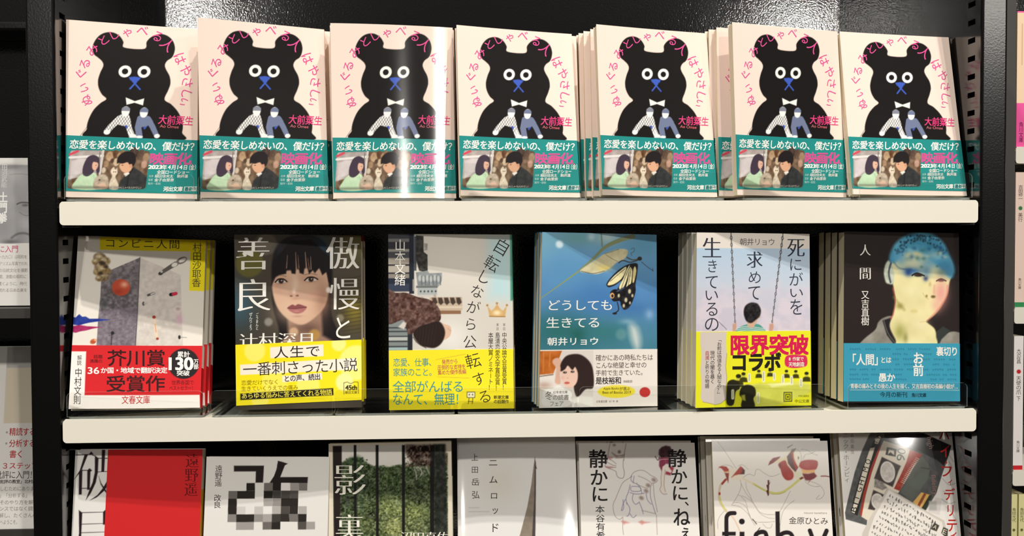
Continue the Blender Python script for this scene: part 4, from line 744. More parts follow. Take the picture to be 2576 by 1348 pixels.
def art_quiet():
    A = Art(W_, H_, [(119, 179), (1593, 180), (1738, 2385), (192, 2409)], (228, 224, 219))
    ln = (132, 106, 98); pu = (112, 106, 148); rd = (176, 96, 96)
    for p in ([(520, 190), (496, 330), (484, 420), (462, 478), (560, 520), (600, 545), (610, 590), (640, 622), (690, 622), (706, 560), (690, 480), (692, 390)], [(725, 190), (706, 300), (700, 400)], [(545, 300), (600, 340), (700, 330)], [(490, 370), (560, 410), (600, 445)], [(480, 420), (560, 460), (600, 470)], [(462, 480), (530, 490), (600, 490)]): A.line(p, 7, ln, smooth=True, alpha=.9)
    A.poly([(490, 350), (560, 362), (520, 392)], rd, soft=1, alpha=.6); A.poly([(466, 474), (560, 480), (520, 506)], rd, soft=1, alpha=.6); A.poly([(548, 300), (640, 360), (704, 320), (690, 366), (600, 372)], (150, 110, 104), soft=1, alpha=.6); A.ell(640, 292, 16, 18, (110, 96, 92), soft=1); A.ell(575, 205, 16, 10, (130, 110, 104), soft=1)
    for p in ([(780, 620), (820, 560), (880, 530), (960, 534), (1040, 590), (1100, 620), (1128, 660), (1090, 690), (1060, 690)], [(780, 620), (690, 680), (640, 780), (600, 880), (566, 960), (572, 1050), (600, 1120), (650, 1150), (690, 1120)], [(880, 600), (960, 630), (1040, 680), (1060, 720)], [(820, 680), (900, 720), (1000, 760)], [(690, 1130), (690, 1260), (700, 1348)], [(1118, 1100), (1124, 1240), (1130, 1348)], [(1075, 700), (1090, 860), (1130, 1060)], [(930, 1040), (980, 1050), (1100, 1080)]): A.line(p, 6, ln, smooth=True, alpha=.85)
    for p in ([(800, 600), (790, 650), (830, 690)], [(830, 600), (820, 680)], [(780, 710), (760, 800), (730, 880), (740, 960)], [(860, 690), (910, 750), (930, 820)], [(720, 900), (690, 960), (670, 1040)], [(740, 940), (780, 1020), (760, 1100), (740, 1110)], [(820, 830), (810, 900), (850, 960), (900, 930)], [(900, 940), (930, 1010), (950, 1080)], [(980, 780), (1000, 900), (1050, 960)], [(1040, 720), (1040, 860), (1080, 1000), (1110, 1090)], [(780, 1080), (820, 1130), (860, 1100)], [(690, 900), (700, 1000), (680, 1040)], [(780, 810), (860, 830), (960, 820)], [(800, 730), (900, 740), (910, 790), (800, 790), (790, 740)]): A.line(p, 9, pu, smooth=True, alpha=.75)
    for x, y in ((1082, 650), (1010, 720), (925, 880), (985, 790)): A.ell(x, y, 34, 26, (196, 180, 170), rot=30, soft=1); A.ell(x, y, 22, 15, (150, 132, 126), rot=30, soft=1)
    A.poly([(670, 1176), (710, 1170), (776, 1198), (720, 1206), (705, 1222)], (206, 130, 122), soft=.8, alpha=.8); A.poly([(888, 1186), (930, 1164), (970, 1184), (1040, 1190), (960, 1206), (935, 1222)], (206, 130, 122), soft=.8, alpha=.8)
    A.poly([(1142, 270), (1180, 232), (1230, 214), (1286, 226), (1312, 280), (1290, 330), (1250, 360), (1170, 370), (1140, 330)], (78, 48, 56), soft=.6, rough=(3, 30)); A.poly([(1150, 370), (1280, 360), (1300, 420), (1270, 450), (1230, 446), (1180, 540), (1146, 470)], (134, 52, 76), soft=.6, rough=(3, 24)); A.poly([(1290, 470), (1336, 500), (1312, 560), (1290, 594), (1226, 580), (1236, 540), (1300, 560), (1270, 500)], (160, 56, 76), soft=.6)
    A.line([(1150, 400), (1180, 390), (1270, 384)], 8, (206, 160, 166)); A.poly([(1190, 480), (1240, 450), (1310, 540), (1290, 560), (1230, 510), (1214, 700), (1230, 800), (1252, 824), (1226, 836), (1160, 780), (1170, 620)], (230, 218, 208), soft=.4); A.line([(1190, 480), (1172, 620), (1176, 720), (1160, 776), (1200, 830), (1250, 830)], 5, ln, smooth=True); A.line([(1224, 520), (1212, 700), (1230, 800)], 5, ln, smooth=True); A.line([(1096, 350), (1130, 400), (1150, 360)], 10, (84, 60, 70), smooth=True)
    tx = (30, 26, 28)
    for c, x0, y0, x1, y1, bo in (('静', 1256, 264, 1496, 486, .018), ('か', 1306, 520, 1502, 696, .014), ('に', 1330, 732, 1510, 908, .014), ('、', 1478, 930, 1526, 980, .014), ('ね', 1338, 1018, 1544, 1230, .014), ('ぇ', 1436, 1262, 1550, 1400, .014),
                                  ('静', 256, 264, 490, 490, .018), ('か', 280, 520, 490, 708, .014), ('に', 306, 740, 490, 922, .014), ('本', 340, 974, 456, 1070, .004), ('谷', 346, 1090, 458, 1186, .004), ('有', 348, 1196, 460, 1292, .004), ('希', 350, 1304, 462, 1400, .004)): A.c1(c, x0, y0, x1, y1, tx, bold=bo)
    return dict(art=A, T=.0090, spine=[(0, 148, (118, 104, 92))], back=WHITE)

def art_flower():
    A = Art(W_, H_, [(243, 154), (1718, 152), (1852, 2373), (328, 2399)], (236, 230, 222))
    gl = (140, 132, 122)
    for p in ([(320, 168), (400, 270), (480, 390), (560, 510)], [(640, 630), (720, 580), (790, 600), (810, 530), (850, 520), (920, 570), (1010, 610), (1120, 574)], [(610, 650), (620, 740), (580, 850), (500, 980)], [(620, 700), (680, 820), (760, 920), (850, 1060), (960, 1100), (1060, 1096)], [(680, 680), (690, 760), (740, 860), (760, 920)], [(580, 850), (680, 880), (780, 960), (860, 1080), (960, 1140), (1050, 1150)], [(500, 980), (600, 1000), (700, 1080), (780, 1180), (900, 1200), (1050, 1190)], [(430, 1030), (350, 1120), (320, 1200), (325, 1290)], [(520, 950), (600, 950), (680, 1000), (740, 1130)], [(620, 870), (680, 940), (730, 1120), (800, 1240)], [(1250, 800), (1200, 900), (1150, 1000), (1120, 1060)], [(1300, 920), (1220, 980), (1150, 1080), (1120, 1240)], [(1430, 660), (1560, 690), (1650, 750), (1680, 830), (1640, 890), (1580, 896), (1620, 850)], [(1380, 260), (1460, 270), (1520, 310), (1600, 340)], [(1410, 390), (1440, 330), (1500, 320), (1560, 290)], [(900, 1220), (950, 1270), (1000, 1270), (1020, 1220)], [(580, 480), (640, 460), (710, 520)], [(320, 520), (380, 470), (470, 470), (520, 500)], [(1440, 680), (1520, 730), (1620, 740)]):
        A.line(p, 5, gl, smooth=True, alpha=.8, soft=.2)
    for p, c in (([(770, 1160), (820, 1222)], (50, 40, 40)), ([(825, 1320), (862, 1272)], (50, 40, 40))): A.line(p, 10, c)
    st = (214, 210, 128)
    A.line([(640, 636), (720, 676), (800, 716), (880, 764), (960, 800), (1060, 826), (1160, 806), (1260, 740), (1330, 680), (1400, 618)], 26, (232, 220, 190), smooth=True, w1=34); A.line([(780, 706), (880, 764), (960, 800), (1060, 826), (1160, 806), (1260, 740), (1330, 680), (1380, 640)], 26, st, smooth=True, w1=30); A.line([(800, 722), (900, 780), (1000, 832), (1100, 838), (1190, 808)], 5, (160, 156, 80), smooth=True)
    A.line([(424, 650), (360, 720), (338, 820), (346, 920), (400, 1020), (450, 1076)], 30, (216, 196, 176), smooth=True); A.line([(346, 880), (370, 960), (420, 1040)], 24, st, smooth=True); A.line([(424, 650), (378, 704)], 28, (156, 56, 36)); A.ell(344, 832, 14, 20, (160, 64, 44)); A.line([(450, 1060), (530, 1150), (600, 1290), (640, 1400)], 18, (236, 214, 190), smooth=True); A.line([(470, 1090), (540, 1180), (600, 1310)], 4, (206, 150, 130), smooth=True)
    A.poly([(460, 510), (560, 520), (640, 590), (620, 650), (560, 660), (480, 630)], (236, 226, 206), smooth=True); A.poly([(330, 490), (370, 478), (430, 484), (462, 520), (458, 548), (406, 548), (370, 510)], (168, 46, 30), soft=.4); A.line([(404, 556), (466, 546)], 12, (230, 160, 96)); A.poly([(410, 566), (464, 566), (456, 694), (442, 660)], (140, 50, 30), soft=.5)
    A.poly([(494, 626), (560, 544), (614, 478), (640, 500), (664, 540), (656, 580), (604, 582), (540, 596)], (172, 52, 36), soft=.5); A.poly([(636, 500), (666, 530), (662, 580), (606, 580), (640, 550)], (60, 36, 34), soft=.6)
    A.poly([(1130, 380), (1190, 350), (1240, 420), (1300, 520), (1370, 540), (1400, 600), (1330, 640), (1240, 580)], (234, 224, 200), soft=.5); A.poly([(1160, 320), (1210, 270), (1260, 250), (1270, 300), (1210, 350)], (236, 228, 208), soft=.5); A.line([(1216, 240), (1276, 204)], 14, (56, 44, 38), w1=8)
    A.poly([(968, 468), (986, 420), (1030, 374), (1120, 354), (1108, 384), (1040, 432)], (128, 36, 36), soft=.5); A.poly([(1040, 432), (1110, 376), (1190, 352), (1220, 390), (1180, 420), (1110, 440)], (236, 222, 190), soft=.5)
    A.poly([(1098, 452), (1180, 404), (1216, 470), (1280, 550), (1290, 610), (1262, 650), (1200, 656), (1150, 600), (1126, 520)], (166, 46, 38), smooth=True, soft=.5); A.glow(1240, 610, 40, 40, (190, 70, 50), alpha=.7); A.glow(1120, 470, 16, 30, (90, 26, 26), alpha=.7)
    A.poly([(1206, 354), (1250, 300), (1270, 260), (1318, 250), (1322, 290), (1290, 300), (1300, 380), (1352, 490), (1314, 552), (1262, 500), (1220, 440)], (84, 38, 36), soft=.5); A.poly([(1262, 300), (1292, 296), (1300, 380), (1348, 488), (1322, 530), (1290, 450)], (170, 44, 34), soft=.6); A.line([(1290, 300), (1300, 390), (1350, 486)], 9, (240, 190, 110), smooth=True)
    A.poly([(1322, 262), (1362, 270), (1388, 330), (1386, 430), (1352, 484), (1306, 390), (1296, 306)], (240, 234, 220), smooth=True, soft=.4); A.line([(1326, 262), (1372, 290), (1388, 370), (1376, 450), (1354, 484)], 4, gl, smooth=True); A.ell(1352, 372, 6, 18, (90, 76, 60), soft=.5)
    A.poly([(1364, 480), (1376, 430), (1420, 404), (1500, 396), (1580, 406), (1600, 440), (1590, 490), (1560, 524), (1460, 530), (1400, 514)], (172, 56, 54), smooth=True, soft=.5); A.glow(1460, 470, 60, 40, (196, 84, 80), alpha=.6); A.poly([(1380, 516), (1460, 530), (1560, 522), (1560, 564), (1410, 570)], (238, 186, 116), soft=.6)
    A.poly([(1400, 572), (1480, 576), (1550, 560), (1588, 604), (1556, 634), (1500, 662), (1440, 654)], (122, 32, 40), soft=.5); A.poly([(1310, 568), (1390, 548), (1410, 600), (1360, 640), (1320, 620)], (230, 226, 200), soft=.5); A.poly([(1364, 634), (1400, 612), (1424, 630), (1380, 652)], (120, 40, 30), soft=.4); A.line([(1500, 660), (1480, 690)], 8, (190, 90, 90)); A.line([(1640, 606), (1700, 604), (1740, 612)], 14, (140, 60, 60))
    A.poly([(960, 660), (978, 655), (984, 700), (998, 676), (980, 720), (976, 800), (978, 850), (964, 862), (944, 800), (958, 780), (944, 720), (962, 716)], (86, 36, 30), soft=.3)
    k = (34, 26, 30)
    A.line([(434, 1400), (432, 1180), (440, 1120), (476, 1086), (538, 1082)], 54, k, smooth=True); A.rect(378, 1322, 552, 1372, k); A.ell(631, 1190, 37, 37, k); A.rect(602, 1322, 664, 1800, k)
    A.line([(950, 1390), (930, 1334), (880, 1324), (820, 1350), (810, 1400), (860, 1450)], 56, k, smooth=True)
    A.poly([(1060, 1060), (1114, 1058), (1128, 1800), (1072, 1800)], k); A.line([(1105, 1440), (1130, 1360), (1200, 1330), (1260, 1350), (1290, 1430), (1300, 1600)], 54, k, smooth=True)
    A.line([(1500, 1306), (1590, 1560)], 56, k); A.line([(1712, 1306), (1590, 1600)], 56, k)
    A.t('hitomi kanehara', 1428, 1064, 1716, 1090, (150, 142, 134)); A.h('金原ひとみ', 1232, 1132, 1732, 1224, (60, 50, 50), slope=8)
    return dict(art=A, T=.0100, spine=[(0, 148, (222, 210, 190))], back=WHITE, gloss=True)

def art_cassette():
    A = Art(W_, H_, [(130, 60), (1599, 48), (1798, 2250), (283, 2278)], (230, 226, 221))
    A.v('ニック・ホーンビィ', 196, 52, 268, 690, (140, 132, 126), lean=24); A.v('森田義信', 288, 52, 330, 334, (150, 142, 136), lean=8)
    # grey line work behind the red title
    for p in ([(1560, 420), (1600, 500), (1560, 560)], [(1480, 640), (1560, 720), (1640, 700)], [(1460, 900), (1560, 960), (1640, 940)], [(1520, 1000), (1600, 1080), (1660, 1180)], [(1490, 800), (1560, 860)], [(1560, 330), (1620, 420)]): A.line(p, 14, (186, 180, 172), smooth=True, alpha=.8)
    gy = (84, 84, 84); blk = (36, 34, 34); cr = (224, 214, 196); red = (166, 56, 42)
    A.poly([(545, 55), (1230, 55), (1592, 212), (1540, 400), (1480, 560), (1400, 820), (1240, 1080), (760, 790), (500, 1190), (496, 1244), (226, 1166), (216, 1080), (270, 840), (340, 560), (430, 290), (520, 90)], gy, rough=(4, 18))
    A.poly([(1000, 55), (1230, 55), (1590, 216), (1560, 330), (1490, 470), (1400, 400), (1200, 300), (1060, 232), (720, 110), (720, 60)], blk)
    A.poly([(570, 190), (640, 80), (692, 100), (650, 250), (560, 470), (490, 700), (430, 900), (376, 1120), (292, 1076), (330, 900), (400, 640), (480, 400)], blk)
    A.poly([(600, 130), (660, 90), (680, 110), (640, 196), (596, 190)], cr); A.poly([(540, 250), (600, 240), (540, 440), (480, 660), (410, 900), (340, 1090), (300, 1070), (350, 880), (420, 620), (490, 390)], cr)
    for c, x, y in (('B', 330, 1036), ('I', 350, 962), ('T', 366, 888), ('G', 398, 782), ('H', 424, 690), ('T', 446, 618), ('M', 478, 522), ('O', 512, 424)): A.ch(c, x, y, 62, 70, blk, ang=-72, fit=True)
    for c, x, y in (('T', 614, 172), ('Y', 644, 118)): A.ch(c, x, y, 44, 50, blk, ang=-72, fit=True)
    A.poly([(712, 152), (1052, 262), (1200, 330), (1010, 640), (900, 830), (760, 770), (520, 1190), (424, 1130), (470, 900), (560, 560), (650, 290)], cr)
    A.poly([(690, 190), (660, 280), (560, 560), (486, 820), (430, 1130), (408, 1100), (450, 830), (540, 520), (640, 260)], red)
    A.poly([(1052, 270), (1212, 334), (1100, 470), (1000, 640), (920, 800), (846, 770), (930, 600), (1010, 420)], red, rough=(3, 18))
    for k in range(16):
        t = k/15; x, y = 1150-t*195, 380+t*310; A.line([(x-20, y-8), (x+26, y+14)], 8, cr, alpha=.95)
    A.poly([(1206, 350), (1290, 440), (1312, 520), (1290, 640), (1180, 800), (1080, 930), (930, 820), (1000, 700), (1090, 520)], (94, 98, 92), rough=(8, 8)); A.line([(1190, 500), (1310, 514)], 6, blk); A.poly([(1180, 560), (1300, 540), (1290, 640), (1170, 800), (1060, 720)], (100, 108, 98), alpha=.8, soft=1)
    A.poly([(690, 362), (936, 478), (906, 540), (830, 750), (590, 640)], (64, 56, 54), soft=.5, rough=(4, 18)); A.ell(765, 555, 96, 138, (226, 220, 212), rot=-8, soft=.4); A.ell(765, 555, 80, 118, (206, 198, 190), rot=-8, soft=.6, rough=(2.2, 24))
    A.poly([(580, 786), (722, 850), (650, 1060), (512, 1034)], (70, 60, 58), soft=.5); A.ell(632, 932, 78, 102, (226, 220, 212), rot=-8, soft=.4); A.ell(632, 932, 62, 84, (208, 200, 192), rot=-8, rough=(2.2, 24)); A.poly([(600, 640), (700, 690), (760, 760), (700, 790), (590, 750)], (140, 134, 128), soft=.6, rough=(2, 40))
    A.poly([(756, 236), (882, 262), (866, 360), (736, 334)], (48, 42, 42)); A.poly([(780, 262), (846, 280), (850, 340), (800, 300), (768, 330)], cr, soft=.4)
    A.ch('9', 936, 372, 86, 110, (96, 112, 104), ang=-76, fit=True); A.ch('0', 944, 288, 70, 110, (96, 112, 104), ang=-76, fit=True)
    A.ch('high', 1310, 180, 150, 90, (206, 170, 160), ang=80, fit=True); A.ch('fidelity', 1360, 720, 260, 80, (150, 110, 104), ang=84, fit=True)
    A.poly([(1200, 816), (1320, 850), (1200, 1020), (1090, 946)], (224, 176, 96)); A.poly([(1236, 826), (1266, 838), (1180, 1000), (1150, 980)], (142, 72, 40)); A.poly([(1306, 850), (1342, 856), (1250, 1056), (1206, 1020)], (52, 56, 42))
    A.poly([(1390, 880), (1470, 900), (1440, 1110), (1290, 1070)], (216, 210, 204)); A.rect(1300, 930, 1400, 1050, (186, 182, 176), soft=.8)
    A.poly([(770, 760), (1240, 1040), (1500, 1180), (1560, 1420), (1560, 1900), (380, 1900), (440, 1340), (540, 1140)], (206, 198, 188), soft=.3); A.poly([(780, 790), (1240, 1068), (1470, 1200), (1520, 1440), (1520, 1900), (470, 1900), (520, 1340), (600, 1120)], (232, 226, 218), soft=.3)
    rr = random.Random(4)
    for row in range(10):                                    # illegible pen scribble on the note
        for k in range(19):
            x, y = 800-row*34+k*36, 866+row*66+k*21
            if y > 1560 or x > 1390: continue
            P = [(x+rr.uniform(-14, 14), y+rr.uniform(-24, 24)) for _ in range(rr.choice((3, 4, 5)))]
            A.line(P, rr.uniform(5, 8), blk, smooth=rr.random() < .5, alpha=.9)
    A.line([(1350, 1180), (1300, 1348)], 8, blk); A.poly([(1370, 1205), (1436, 1244), (1400, 1320), (1320, 1290)], (70, 66, 56)); A.poly([(1488, 1262), (1550, 1290), (1540, 1420), (1460, 1340)], (70, 66, 56))
    A.ch('A', 1380, 1262, 46, 50, cr, ang=28, fit=True); A.ch('E', 1504, 1325, 46, 60, cr, ang=20, fit=True)
    tr = (190, 40, 36)
    for c, x0, y0, x1, y1 in (('ハ', 1430, 40, 1562, 132), ('イ', 1450, 206, 1566, 362), ('フ', 1460, 484, 1594, 612), ('ィ', 1548, 652, 1600, 726), ('デ', 1498, 764, 1636, 914), ('リ', 1542, 980, 1620, 1120), ('テ', 1536, 1168, 1664, 1318), ('ィ', 1580, 1330, 1660, 1420)): A.c1(c, x0, y0, x1, y1, tr, bold=.014)
    A.ell(1526, 434, 13, 14, tr)
    return dict(art=A, T=.0095, spine=[(0, 148, (226, 214, 194))], back=WHITE, gloss=True)

def art_mountain():     # black-and-white portrait photo above a white band with small print
    A = Art(W_, H_, [(-478, 62), (300, 66), (312, 1160), (-466, 1160)], (236, 233, 228))
    A.poly([(-480, 115), (310, 118), (310, 700), (-470, 700)], (172, 170, 172), rough=(14, 14)); A.glow(110, 190, 60, 60, (196, 194, 194), alpha=.8); A.glow(60, 130, 100, 22, (120, 118, 120), alpha=.6); A.line([(60, 190), (140, 184), (220, 196)], 6, (146, 144, 146), alpha=.6, smooth=True)
    A.glow(30, 560, 60, 120, (150, 148, 150), alpha=.7); A.line([(120, 410), (150, 398), (200, 400), (225, 412)], 6, (60, 58, 60), smooth=True, soft=.6); A.ell(180, 418, 22, 9, (110, 108, 110), soft=1); A.line([(140, 470), (180, 494), (225, 490)], 5, (120, 118, 120), smooth=True, alpha=.7); A.line([(90, 660), (130, 632), (180, 626), (230, 640)], 12, (90, 88, 90), smooth=True, alpha=.8, soft=1); A.glow(190, 560, 40, 40, (196, 194, 196), alpha=.7); A.glow(80, 690, 60, 20, (90, 88, 90), alpha=.7)
    A.v('田沼武能', 2, 112, 42, 286, (228, 226, 224)); A.v('土門拳', -12, 320, 50, 552, (246, 244, 240), bold=.03)
    b = A.band(0, 61.5, (236, 233, 228))
    A.h('に入門', -4, 716, 142, 768, (206, 70, 110))
    for i, (t, y) in enumerate((('（一九九〇）は昭和を', 800), ('リアリズム写真でだれ', 850), ('本の伝統文化を撮影', 900), ('人間、激動の昭和に', 946), ('を貫くように、時代', 998), ('に流れる日本の美を', 1046))): A.h(t, -20+4*(i % 2), y-14, 208+4*(i % 3), y+14, (176, 168, 164))
    return dict(art=A, T=.009, spine=[(0, 148, WHITE)], back=WHITE)

def art_critic():       # shinsho with a beige panel and red list
    A = Art(106., 173., [(-440, 64), (316, 64), (340, 1290), (-420, 1298)], (238, 235, 230))
    A.poly([(34, 70), (300, 68), (300, 210), (34, 212)], (186, 184, 180)); A.glow(110, 140, 40, 40, (206, 204, 200), alpha=.7)  # grey patch with paler spot: glossy cover's reflection, painted into the print colour
    A.poly([(33, 212), (306, 208), (312, 578), (35, 582)], (222, 210, 188)); A.ell(60, 642, 7, 7, (170, 160, 160)); A.ell(60, 716, 7, 7, (170, 160, 160))
    rd = (190, 48, 52)
    A.h('精読する', 76, 612, 252, 664, rd, bold=.01); A.h('分析する', 78, 690, 254, 740, rd, bold=.01); A.h('書く', 84, 762, 178, 812, rd, bold=.01); A.h('３ステップ', 36, 842, 280, 886, rd, bold=.008)
    A.h('批評に入門！', -2, 898, 270, 950, (70, 62, 62)); A.h('「批評の教室」北村紗衣', 4, 956, 300, 982, (60, 54, 54), bold=.014)
    for t, y in (('楽しむためにあります', 1016), ('る」「分析する」「書', 1060), ('、そのやり方を解説', 1106), ('センスではなく調査', 1148), ('理解し、たくさんの', 1192), ('教室へようこそ。', 1236)): A.h(t, 4, y-15, 290 if 'ようこそ' not in t else 172, y+15, (168, 160, 158))
    return dict(art=A, T=.011, spine=[(0, 173, WHITE)], back=WHITE)

# ------------------------------------------------------------------ paperbacks
def spine_strip(T, x, y0, segs, r=.0008, edge_cols=6):
    """Rounded spine: z segments with their own colour (millimetres), returns arrays in metres."""
    V = []; F = []; C = []
    for z0, z1, c in segs:
        n = max(2, int((z1-z0)/6)+1)
        for j in range(n):
            z = (z0+(z1-z0)*j/(n-1))/1000
            for i in range(edge_cols):
                t = i/(edge_cols-1); V.append((x+r*math.sin(math.pi*t), y0+(T-y0)*t, z)); C.append(lin(c))
        b = len(V)-n*edge_cols
        for j in range(n-1):
            for i in range(edge_cols-1): k = b+j*edge_cols+i; F.append((k, k+1, k+1+edge_cols, k+edge_cols))
    return V, F, C
def block_mesh(x0, x1, y0, y1, z0, z1, nx=10, nz=12):
    V = []; F = []; idx = {}
    def vid(p):
        k = tuple(round(v, 7) for v in p)
        if k not in idx: idx[k] = len(V); V.append(p)
        return idx[k]
    X = np.linspace(x0, x1, nx+1); Z = np.linspace(z0, z1, nz+1)
    for i in range(nx):
        for j in range(nz):
            F.append((vid((X[i], y0, Z[j])), vid((X[i+1], y0, Z[j])), vid((X[i+1], y0, Z[j+1])), vid((X[i], y0, Z[j+1]))))
            F.append((vid((X[i], y1, Z[j+1])), vid((X[i+1], y1, Z[j+1])), vid((X[i+1], y1, Z[j])), vid((X[i], y1, Z[j]))))
    for i in range(nx):
        F.append((vid((X[i], y1, z0)), vid((X[i+1], y1, z0)), vid((X[i+1], y0, z0)), vid((X[i], y0, z0)))); F.append((vid((X[i], y0, z1)), vid((X[i+1], y0, z1)), vid((X[i+1], y1, z1)), vid((X[i], y1, z1))))
    for j in range(nz):
        F.append((vid((x0, y1, Z[j])), vid((x0, y0, Z[j])), vid((x0, y0, Z[j+1])), vid((x0, y1, Z[j+1])))); F.append((vid((x1, y0, Z[j])), vid((x1, y1, Z[j])), vid((x1, y1, Z[j+1])), vid((x1, y0, Z[j+1]))))
    return V, F
EXT = {}
def make_book(spec, twist=0., curl=0., bow=0., bulge=0., edge=0., name='paperback'):
    """Face-out paperback: origin at the bottom centre of the front cover, thickness towards +y, spine on the right."""
    A = spec['art']; w, h, T = A.w/1000, A.hh/1000, spec['T']
    def D(V):
        V = np.array(V, float); s = V[:, 0]/w; a = twist*s
        y = V[:, 1] + np.sin(a)*V[:, 2] - curl*(.5-s)**2 + bulge*s*s + bow*(V[:, 2]/h)*(1-V[:, 2]/h) + edge*np.maximum(0, -.3-s)**2
        V2 = V.copy(); V2[:, 1] = y; V2[:, 2] = V[:, 2]*np.cos(a); return V2
    root = empty(name)
    allv = []
    mb_ = M_BANDG if spec.get('gloss') else M_BAND
    gl = M_GLOSS if spec.get('gloss') else M_COVER
    V, F, C, sm = A.sheet()
    sv, sf, sc = spine_strip(T, w/2, 0, spec['spine']); nb = len(V)
    bv, bf = [], []
    for j in range(13):
        for i in range(9): bv.append((-w/2+w*i/8, T, h*j/12))
    for j in range(12):
        for i in range(8): k = j*9+i; bf.append((k+1, k, k+9, k+10))
    F = F+[tuple(i+nb for i in f) for f in sf]+[tuple(i+nb+len(sv) for i in f) for f in bf]
    V = np.concatenate([V, np.array(sv), np.array(bv)]); C = np.concatenate([C, np.array(sc), np.tile(lin(spec['back']), (len(bv), 1))])
    sm = np.concatenate([sm, np.ones(len(sf), bool), np.zeros(len(bf), bool)])
    V = D(V); allv.append(V); mesh_obj('cover', V, F, gl, root, C, sm)
    pv, pf = block_mesh(-w/2+.0007, w/2-.0002, .00035, T-.00035, .0005, h-.0006)
    mesh_obj('page_block', D(pv), pf, M_PAGES, root)
    if A.sub is not None:
        b = A.sub; V, F, C, sm = b.sheet(lift=.32, edge=.34)
        if spec.get('bandspine', True):
            seg = [(max(z0, b.y0), min(z1, b.y1), c) for z0, z1, c in spec['spine'] if z1 > b.y0 and z0 < b.y1-.5]
            sv, sf, sc = spine_strip(T+.0002, w/2+.0004, -.0003, seg, r=.0009); nb = len(V)
            F = F+[tuple(i+nb for i in f) for f in sf]; V = np.concatenate([V, np.array(sv)]); C = np.concatenate([C, np.array(sc)]); sm = np.concatenate([sm, np.ones(len(sf), bool)])
        V = D(V); allv.append(V); o = mesh_obj('paper_band', V, F, mb_, root, C, sm)
    EXT[root.name] = np.concatenate(allv+[D(pv)])
    return root
def pose(o, x, y, zrest, yaw, roll, lean, key=None):
    o.rotation_euler = (-lean, roll, yaw)
    R = np.array(o.rotation_euler.to_matrix()); E = EXT[key or o.name] @ R.T
    o.location = (x, y, zrest-E[:, 2].min()+ZS+.0002)

ORD = {1: 'second', 2: 'third', 3: 'fourth', 4: 'fifth'}
POSE = {'B1': [-0.33252, 0.02594, 0.00449, 0.14281, 0.00766, 0.05245, 0.12004], 'B2': [-0.22061, 0.01818, 0.00305, 0.20289, -0.00488, 0.00578, 0.13413], 'B3': [-0.11158, 0.02479, 0.00322, 0.1631, -0.00824, 0.00073, 0.07418], 'B4': [-0.00538, 0.02228, 0.00351, 0.15917, 0.00351, 0.14199, 0.19126], 'B5': [0.11367, 0.0174, 0.00237, 0.16473, 0.00546, 0.13605, 0.17941], 'B6': [0.22718, 0.01114, 0.00253, 0.19394, 0.00937, 0.09201, 0.12651], 'B7': [0.33403, 0.01762, 0.00299, 0.05859, 0.0052, 0.21504, 0.24397],
        'C1': [-0.33217, 0.01677, -0.17506, 0.12415, 0.01499, 0.25709, 0.29985], 'C2': [-0.19389, 0.01853, -0.17574, 0.00308, -0.00978, 0.04274, 0.16513], 'C3': [-0.06504, 0.0074, -0.1746, -0.00107, -0.00224, 0.06605, 0.13042], 'C4': [0.06, 0.01239, -0.17534, 0.14311, 0.01977, -0.00741, 0.07321], 'C5': [0.19207, 0.00689, -0.17556, 0.10265, 0.01133, 0.01222, 0.05847], 'C6': [0.32497, 0.01505, -0.17696, 0.02932, 0.01532, 0.03583, 0.05916],
        'D1': [-0.3324, 0.00871, -0.35731, 0.02936, 0.01592, 0.1478, 0.15374], 'D2': [-0.22451, 0.00612, -0.36426, -0.05959, 0.00711, 0.16215, 0.15289], 'D3': [-0.11694, 0.01093, -0.3537, 0.01498, -0.0061, 0.12696, 0.12805], 'D4': [-0.00758, 0.01341, -0.35127, 0.03041, 0.00599, 0.26305, 0.26778], 'D5': [0.09889, 0.0109, -0.35677, 0.01399, 0.01075, 0.30066, 0.30311], 'D6': [0.21504, 0.0101, -0.35723, -0.00435, 0.01058, 0.22098, 0.22531], 'D7': [0.33145, 0.01238, -0.35211, -0.02744, -0.00025, 0.23445, 0.23255]}
POSE['B6'][1] = .0146; POSE['B7'][0] = .3318; POSE['C1'][0] = -.3298
BEND = {'B3': dict(bulge=.014, bow=.006), 'D4': dict(bulge=.011, edge=.028), 'D6': dict(bulge=.0), 'D7': dict(bulge=.009)}
RECESS = .0037                      # shelf surface below the top of the front lip
REST = {'B': .0022, 'C': -PITCH+.0020, 'D': -2*PITCH-.0075}

bear = art_bear()
